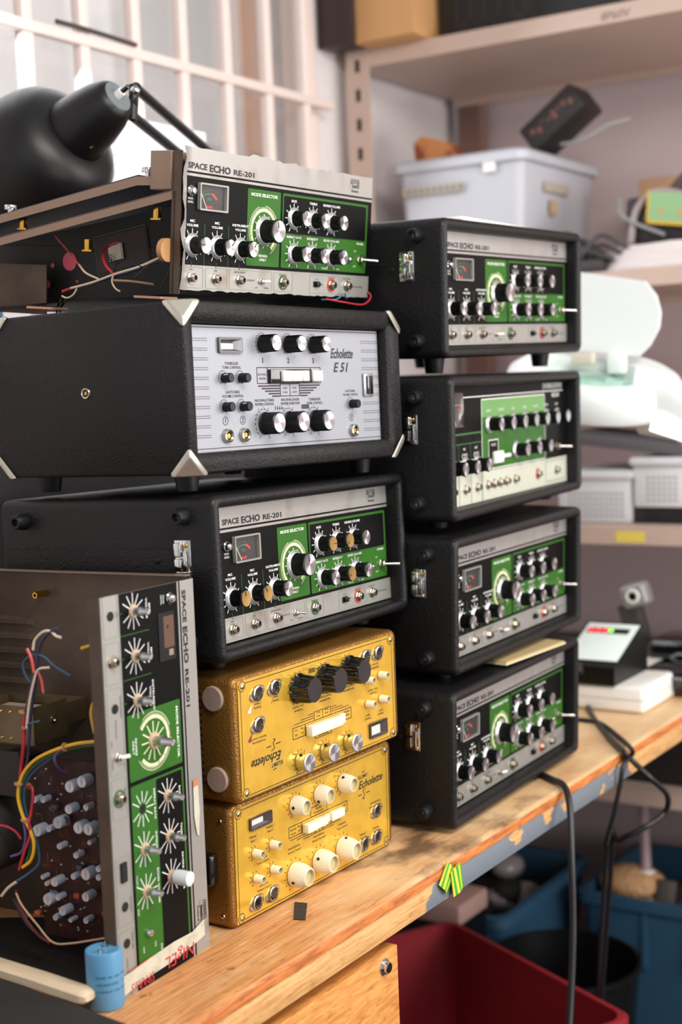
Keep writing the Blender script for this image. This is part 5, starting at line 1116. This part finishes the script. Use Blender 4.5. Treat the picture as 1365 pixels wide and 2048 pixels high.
# ------------------------------------------------------------------ things on the shelves
def shelf_bits():
    # storage box on the second shelf
    t = thing('storage_box', (2.80, 1.37, .7485), 'pale grey plastic storage box with lid on the shelf behind the right-hand stack', 'storage box')
    PG = mat('pale_grey_polypropylene', (188, 190, 198), .38); o = T(-2.80, -1.37, -.7485)
    b = MB(); b.M = o; L = []
    for e, z, r in ((.030, .752, .02), (.026, .749, .02), (.012, .90, .022), (.006, .985, .025)):
        L.append([(x, y, z) for x, y in rr2(2.615+e, 1.225+e, 3.0-e, 1.525-e, r)])
    b.loft(L, PG); b.build('tub', t)
    b = MB(); b.M = o; L = []
    for e, z, r in ((0, .982, .028), (-.006, .984, .03), (-.006, 1.000, .03), (0, 1.006, .028), (.010, 1.008, .024), (.014, 1.002, .02)):
        L.append([(x, y, z) for x, y in rr2(2.615+e, 1.225+e, 3.0-e, 1.525-e, r)])
    b.loft(L, PG); b.build('lid', t)
    b = MB(); b.M = o; b.box(2.613, 2.618, 1.36, 1.50, .935, .953, mat('brown_tape_marks', (176, 166, 152), .6)); 
    for i in range(9): b.box(2.6125, 2.613, 1.362+i*.015, 1.370+i*.015, .938, .948, mat('grey_writing', (120, 116, 118), .7))
    b.box(2.611, 2.6135, 1.285, 1.312, .965, .99, WPL); b.box(2.72, 2.84, 1.2265, 1.232, .93, .95, mat('brown_tape_marks', (176, 166, 152))); b.box(2.75, 2.775, 1.226, 1.231, .885, .915, mat('tan_mark', (186, 160, 120), .6)); b.build('label_strip', t)
    b = MB(); X = Matrix.Rotation(-.62, 4, 'X'); b.box(-.05, .05, -.070, .070, -.030, .030, mat('black_carton', (34, 30, 30), .55), .005, X=X)
    for i in range(8): b.box(-.0508, -.050, -.056+i*.014, -.047+i*.014, -.008+.008*(i % 3), .004+.006*(i % 2), mat('dim_red_print', (120, 74, 66), .6), X=X)
    o_ = b.build('black_carton'); o_.location = (2.78, 1.215, 1.009+.066); tag(o_, 'black carton with faint red print, tilted on the lid of the storage box', 'carton')
    b = MB(); b.tube([(0, .05, .01), (-.01, 0, .012), (0, -.05, .035), (.02, -.09, .045)], .003, mat('grey_cable', (150, 150, 150), .5), 8); o_ = b.build('short_cable'); o_.location = (2.72, 1.14, 1.008); tag(o_, 'short grey cable poking out beside the tilted black carton', 'cable')
    b = MB(); b.loft([[(0, -.06, 0), (0, .05, 0), (0, .055, .05), (0, .035, .062), (0, -.02, .045)], [(.05, -.06, 0), (.05, .05, 0), (.05, .055, .05), (.05, .035, .062), (.05, -.02, .045)]], mat('orange_brown_card', (206, 138, 86), .6, var=(18, (150, 74, 44), .5, .6))); o_ = b.build('brown_parcel'); o_.location = (2.70, 1.465, 1.009); tag(o_, 'orange-brown paper parcel on the left end of the storage box lid', 'parcel')
    # top shelf
    t = thing('wooden_cabinet_box', (2.66, 1.55, 1.2425), 'tan wooden box with a dark end at the left of the top shelf', 'box')
    b = MB(); b.M = T(-2.66, -1.55, -1.2425); b.box(2.54, 2.80, 1.42, 1.561, 1.2430, 1.50, mat('tan_box_wood', (196, 146, 96), .5, var=(5, (212, 166, 112), .3, .8, (1, 3, .3))), .003); b.build('box_body', t)
    b = MB(); b.M = T(-2.66, -1.55, -1.2425); b.box(2.53, 2.596, 1.555, 1.64, 1.2435, 1.50, mat('dark_box_end', (52, 36, 32), .5), .004); b.build('box_end', t)
    t = thing('black_rack_unit', (2.8, 1.1, 1.2425), 'long black equipment case in the middle of the top shelf', 'equipment case')
    b = MB(); b.M = T(-2.8, -1.1, -1.2425); b.box(2.625, 3.0, .93, 1.405, 1.2430, 1.45, mat('black_equipment', (22, 21, 23), .5, var=(30, (34, 34, 30), .55, .65)), .004); b.build('case_body', t)
    b = MB(); b.M = T(-2.8, -1.1, -1.2425)
    for i in range(14): b.box(2.6235, 2.625, .96+i*.031, .965+i*.031, 1.27, 1.33, mat('dim_green_marks', (36, 40, 36), .5))
    b.build('front_vents', t)
    t = thing('brown_case', (2.8, .6, 1.2425), 'dark brown case at right end of the top shelf', 'case')
    b = MB(); b.M = T(-2.8, -.6, -1.2425); b.box(2.64, 3.0, .50, .92, 1.2430, 1.45, mat('dark_brown_case', (40, 33, 31), .5), .004); b.build('case_body', t)
    # clutter right of the box on the second shelf
    z = .7485
    def loose(name, bm, loc, lb, cat, rot=None, grp=None):
        o_ = bm.build(name); o_.location = loc
        if rot: o_.rotation_euler = rot
        return tag(o_, lb, cat, grp)
    b = MB(); r = random.Random(5)
    for k in range(7):
        rr = .085-.004*k; b.tube([(rr*1.0*cos(a_), rr*1.7*sin(a_), .007*k+.006+r.uniform(-.002, .002)) for a_ in [i*pi/9 for i in range(19)]], .0055, mat('white_cable', (222, 214, 212), .45), 8, 3)
    loose('cable_coil', b, (2.745, .985, z), 'flat coil of white cable hanging by the edge of the second shelf', 'cable')
    b = MB(); b.box(-.06, .05, -.1, .085, 0, .10, mat('dark_machine', (40, 36, 36), .5), .01); b.tube([(-.066, -.085, .02), (-.070, -.05, .085), (-.066, .02, .105), (-.066, .06, .07), (-.066, .072, .01)], .0075, mat('pinkish_grey_ring', (170, 156, 152), .5), 10); b.tube([(-.07, .0, .02), (-.075, .08, .06), (-.05, .1, .1)], .004, mat('grey_cable', (150, 150, 150)), 8)
    loose('dark_machine', b, (2.80, .98, .815-.0155), 'dark machine part with a pale ring around it above the white cable coil', 'machine part')
    b = MB(); b.box(-.06, .07, -.10, .09, 0, .05, mat('grey_slab', (150, 142, 140), .6), .005); loose('grey_slab', b, (2.80, .985, z+.0005), 'grey block under the dark machine inside the white cable coil', 'block')
    b = MB(); b.box(-.001, .001, -.045, .045, -.030, .030, mat('pale_green_board', (150, 190, 140), .4)); b.box(-.0014, .0014, -.047, .047, -.032, -.026, mat('yellow_board_edge', (222, 178, 60), .4)); b.box(-.0014, .0014, .043, .047, -.032, .032, mat('yellow_board_edge', (222, 178, 60)))
    for y_, z_ in ((-.02, -.008), (.018, -.006)): b.M = T(-.001, y_, z_) @ LEFT; b.lathe([(.005, 0), (.005, .0008)], mat('orange_pad', (210, 160, 90), .5), 14)
    loose('green_circuit_board', b, (2.715, .963, .868), 'pale green and yellow circuit board leaning against the dark machine', 'circuit board', (.16, -.22, 0))
    b = MB(); b.box(-.05, .05, -.085, .085, 0, .21, mat('brown_cardboard', (190, 150, 116), .8), .003); loose('cardboard_carton', b, (2.97, 1.02, z), 'brown cardboard carton at back of second shelf on the right', 'carton')
    b = MB(); b.loft([[(0, -.07, 0), (0, .06, 0), (0, .0, .055)], [(.07, -.05, 0), (.07, .05, 0), (.07, .0, .045)]], mat('brown_wedge', (84, 66, 62), .6)); loose('brown_wedge', b, (2.80, .955, .9015), 'dark brown wedge-shaped piece on top of the dark machine', 'machine part')
    b = MB(); r = random.Random(8)
    for k in range(9):
        y0 = -.05+.012*k; b.tube([(r.uniform(-.03, .03), y0-.05, .02+r.uniform(0, .03)), (r.uniform(-.04, .02), y0, .05+r.uniform(-.02, .045)), (r.uniform(-.04, .03), y0+.04, .02+r.uniform(0, .05)), (r.uniform(-.03, .03), y0+.09, .008)], .0042, mat('charcoal_cable', (62, 58, 60), .5), 8, 5)
    b.box(-.05, .05, -.06, .07, 0, .03, mat('charcoal_base', (58, 54, 56), .6), .01)
    loose('cable_tangle', b, (2.70, 1.140, z), 'tangle of dark grey cables between the storage box and the dark machine', 'cable')
    # third shelf: two white perforated crates
    WB = mat('white_basket_plastic', (208, 208, 210), .5); GH = mat('basket_slot_shade', (150, 148, 146), .7)
    for i, (y0, y1, z0, z1, lb) in enumerate(((1.035, 1.19, .2575, .362, 'white slotted plastic basket on the third shelf, left one'), (.925, 1.03, .2585+.031, .388, 'white slotted plastic basket on the third shelf, right one on black box'))):
        t = thing('plastic_basket', (2.78, (y0+y1)/2, z0), lb, 'basket', None); b = MB(); b.M = T(-2.78, -(y0+y1)/2, -z0)
        b.box(2.66, 2.90, y0, y1, z0, z1-.012, WB, .006)
        ny = int((y1-y0-.03)/.011); nz = int((z1-z0-.04)/.011)
        for a_ in range(ny):
            for c_ in range(nz): b.box(2.6592, 2.6605, y0+.016+a_*.011, y0+.021+a_*.011, z0+.012+c_*.011, z0+.018+c_*.011, GH)
        b.build('basket_body', t); b = MB(); b.M = T(-2.78, -(y0+y1)/2, -z0); b.box(2.65, 2.91, y0-.006, y1+.004, z1-.016, z1, WB, .005); b.build('rim', t)
    b = MB(); b.box(-.10, .12, -.07, .06, 0, .030, mat('black_equipment', (22, 21, 23)), .003); loose('flat_black_box', b, (2.77, .975, .2576), 'flat black box on the third shelf under the right white basket', 'box')
    b = MB(); b.box(-.12, .12, -.14, .12, 0, .022, mat('dark_grey_board', (84, 80, 84), .6), .003, X=Matrix.Rotation(.12, 4, 'X')); loose('grey_tray', b, (2.79, 1.07, .405), 'dark grey tray slanting across the two white baskets', 'tray')
    b = MB(); b.box(-.12, .12, -.16, .10, 0, .09, mat('mauve_grey_case', (150, 144, 150), .6), .006); loose('grey_case', b, (2.90, 1.10, .45), 'mauve-grey case resting on the slanting tray of the third shelf', 'case')
    b = MB(); b.box(-.02, .05, -.03, .02, 0, .13, mat('blue_carton', (44, 74, 104), .6), .004); loose('blue_carton', b, (2.68, .885, .258), 'blue carton at the right edge of the third shelf', 'carton')
    # paper notes pinned at the window
    t = thing('handwritten_note', (1.40, 1.56, .78), 'white paper sheet with faint handwriting propped in front of the window', 'note')
    PAPER = mat('white_paper', (236, 238, 244), .7); b = MB(); n0 = pt(190, 560, 1, 1.56); n1 = pt(395, 225, 1, 1.56)
    b.M = T(-1.40, -1.56, -.78); b.box(n0.x, n1.x+.02, 1.560, 1.5608, .42, pt(300, 243, 1, 1.56).z, PAPER); b.build('sheet', t)
    b = MB(); b.M = T(-1.40, -1.56, -.78) @ PM(pt(216, 282, 1, 1.56).x, 1.5598, pt(216, 285, 1, 1.56).z); ik = mat('grey_handwriting', (150, 152, 170), .8); 
    for v0, wd_ in ((0, 95), (20, 44)):
        for i in range(wd_//3):
            if i % 9 != 8: b.line((i*3, v0-3*(i % 2)-(3 if i % 5 == 0 else 0)), (i*3+3, v0-3*((i+1) % 2)), 1.1, ik, 0)
    b.build('handwriting', t)
    b = MB(); b.box(-.10, .10, -.004, .004, 0, .30, mat('steel_blue_folder', (84, 122, 160), .6), .001); o_ = b.build('blue_folder'); o_.location = (1.36, 1.50, .4845); tag(o_, 'steel blue folder standing behind the desk lamp shade at left', 'folder')
    b = MB(); b.box(-.30, .52, -.08, .11, 0, .48, mat('grey_drawer_cabinet', (120, 118, 122), .6), .004); o_ = b.build('parts_cabinet'); o_.location = (1.40, 1.43, .0006); tag(o_, 'grey parts cabinet against the window wall behind the left stack', 'cabinet')
    # a dark pen on the window crossbar
    b = MB(); b.tube([(-.09, 0, .004), (-.02, 0, .004), (.1, .0, .001)], .004, mat('dark_pen', (70, 62, 60), .5), 10); o_ = b.build('dark_rod'); o_.location = (1.80, YW-.052, 1.1335); tag(o_, 'thin dark rod lying along the window crossbar', 'rod')
shelf_bits()

# ------------------------------------------------------------------ under the bench
def under():
    def crate(name, cx, cy, rz, lx, ly, z0, z1, m, lb, th=.006, taper=.025, cat='crate', lip=.010):
        t = thing(name, (cx, cy, z0), lb, cat, None, (0, 0, rz)); h = z1-z0
        def rl(e, z, r=.03): return [(x, y, z) for x, y in rr2(-lx/2+e, -ly/2+e, lx/2-e, ly/2-e, r)]
        b = MB(); b.loft([rl(taper, 0), rl(0, h-.03), rl(0, h-.001), rl(th, h-.001), rl(th, h-.03), rl(taper+th, th)], m, True, True); b.build('tub', t)
        b = MB(); b.loft([rl(-.001, h-lip*2.4), rl(-lip, h-lip*2.2), rl(-lip, h-.002), rl(-lip+.003, h), rl(th-.001, h), rl(th-.002, h-.006)], m, False, False)
        for sx_ in (-1, 1):
            for k in range(5): b.box(sx_*(lx/2)-.004, sx_*(lx/2)+.004, -ly/2+ly*(k+.5)/5-.004, -ly/2+ly*(k+.5)/5+.004, h*.6, h-.02, m)
        b.build('rim', t); return t
    REDP = mat('red_crate_plastic', (136, 34, 42), .4, spec=.4); BLUP = mat('blue_crate_plastic', (46, 82, 108), .45)
    A = Vector((2.153, 1.192)); B_ = Vector((1.935, .770)); d = (B_-A); L_ = d.length; d.normalize(); p = Vector((-d.y, d.x))
    if p.x > 0: p = -p
    Cc = (A+B_)/2+p*.21
    crate('red_crate', Cc.x, Cc.y, math.atan2(d.y, d.x), L_, .42, -ZB+.001, -.40, REDP, 'large open red plastic crate under the bench beside the drawer pedestal', taper=.05, lip=.006)
    crate('blue_crate', 2.82, .93, 0, .34, .46, -ZB+.001, -.50, BLUP, 'open blue crate with tools under the shelving at lower right')
    crate('blue_crate', 2.62, 1.38, 0, .42, .32, -ZB+.001, -.49, BLUP, 'open blue crate with clear bags, further left and deeper under the bench')
    t = thing('black_bucket', (2.32, 1.05, -ZB+.001), 'round black bucket between the red crate and the blue crates', 'bucket')
    b = MB(); b.lathe([(.105, 0), (.135, .33), (.140, .335), (.140, .345), (.132, .345), (.102, .01), (.001, .01)], BLK, 48, c1=False); b.build('tub', t)
    r = random.Random(12)
    def loose(name, bm, loc, lb, cat, grp=None):
        o_ = bm.build(name); o_.location = loc; return tag(o_, lb, cat, grp)
    b = MB(); b.tube([(0, 0, 0), (.02, .01, .09), (.035, .015, .165)], .011, mat('pinkish_tool', (176, 150, 156), .4), 10); b.tube([(0, 0, 0), (-.015, -.01, -.09)], .018, WPL, 10); loose('long_handled_brush', b, (2.74, 1.05, -.47), 'pale long-handled tool standing in the blue crate', 'tool')
    b = MB(); b.add(*sphere(.06, (0, 0, 0), sc=(.9, 1.2, .6)), mat('tan_sponge', (206, 160, 116), .9, bump=(90, 1, .01))); loose('tan_sponge', b, (2.74, 1.08, -.50), 'tan lumpy sponge on the contents of the right blue crate', 'sponge')
    b = MB()
    for i in range(12): b.box(-.03, .03, -.02, .02, -.02, .02, mat('crate_oddment_%d' % (i % 3), [(60, 50, 46), (44, 40, 40), (96, 86, 80)][i % 3], .6), .004, X=T(r.uniform(-.1, .1), r.uniform(-.16, .16), r.uniform(-.03, .03)) @ Euler((r.random()*3, r.random()*3, 0)).to_matrix().to_4x4())
    b.box(-.13, .13, -.19, .19, -.30, -.02, mat('dark_contents', (34, 30, 30), .8)); o_ = loose('crate_contents', b, (2.82, .93, -.54), 'jumble of dark oddments filling the right blue crate', 'oddments'); o_['kind'] = 'stuff'
    b = MB()
    for i in range(10): b.add(*sphere(.045, (r.uniform(-.15, .15), r.uniform(-.1, .1), r.uniform(-.01, .03)), sc=(1, .8, .6)), mat('clear_bag', (170, 160, 160), .2, coat=.6) if i % 3 else mat('dark_contents', (34, 30, 30)))
    b.box(-.16, .16, -.11, .11, -.26, 0, mat('dark_contents', (34, 30, 30))); o_ = loose('bagged_parts', b, (2.62, 1.38, -.545), 'crumpled clear bags of parts in the left blue crate', 'bags'); o_['kind'] = 'stuff'
    # lower shelf load, dark
    b = MB(); b.box(-.2, .2, -.3, .3, 0, .22, mat('dark_case', (30, 28, 29), .5), .006); loose('dark_case', b, (2.86, 1.1, -.2615), 'large dark case on the lowest shelf behind the bench', 'case')
    b = MB(); b.box(-.06, .06, -.10, .10, 0, .04, mat('pinkish_box', (176, 140, 132), .6), .008); b.box(-.055, .055, -.095, .095, -.4, 0, BLK); loose('pinkish_box', b, (2.30, 1.32, -.45), 'pinkish box lid showing just behind the corner of the red crate', 'box')
under()

# ------------------------------------------------------------------ lift everything so that the floor is z = 0
for o in list(SC.collection.objects):
    if o.parent is None and o.type not in ('CAMERA', 'LIGHT'): o.location.z += ZB
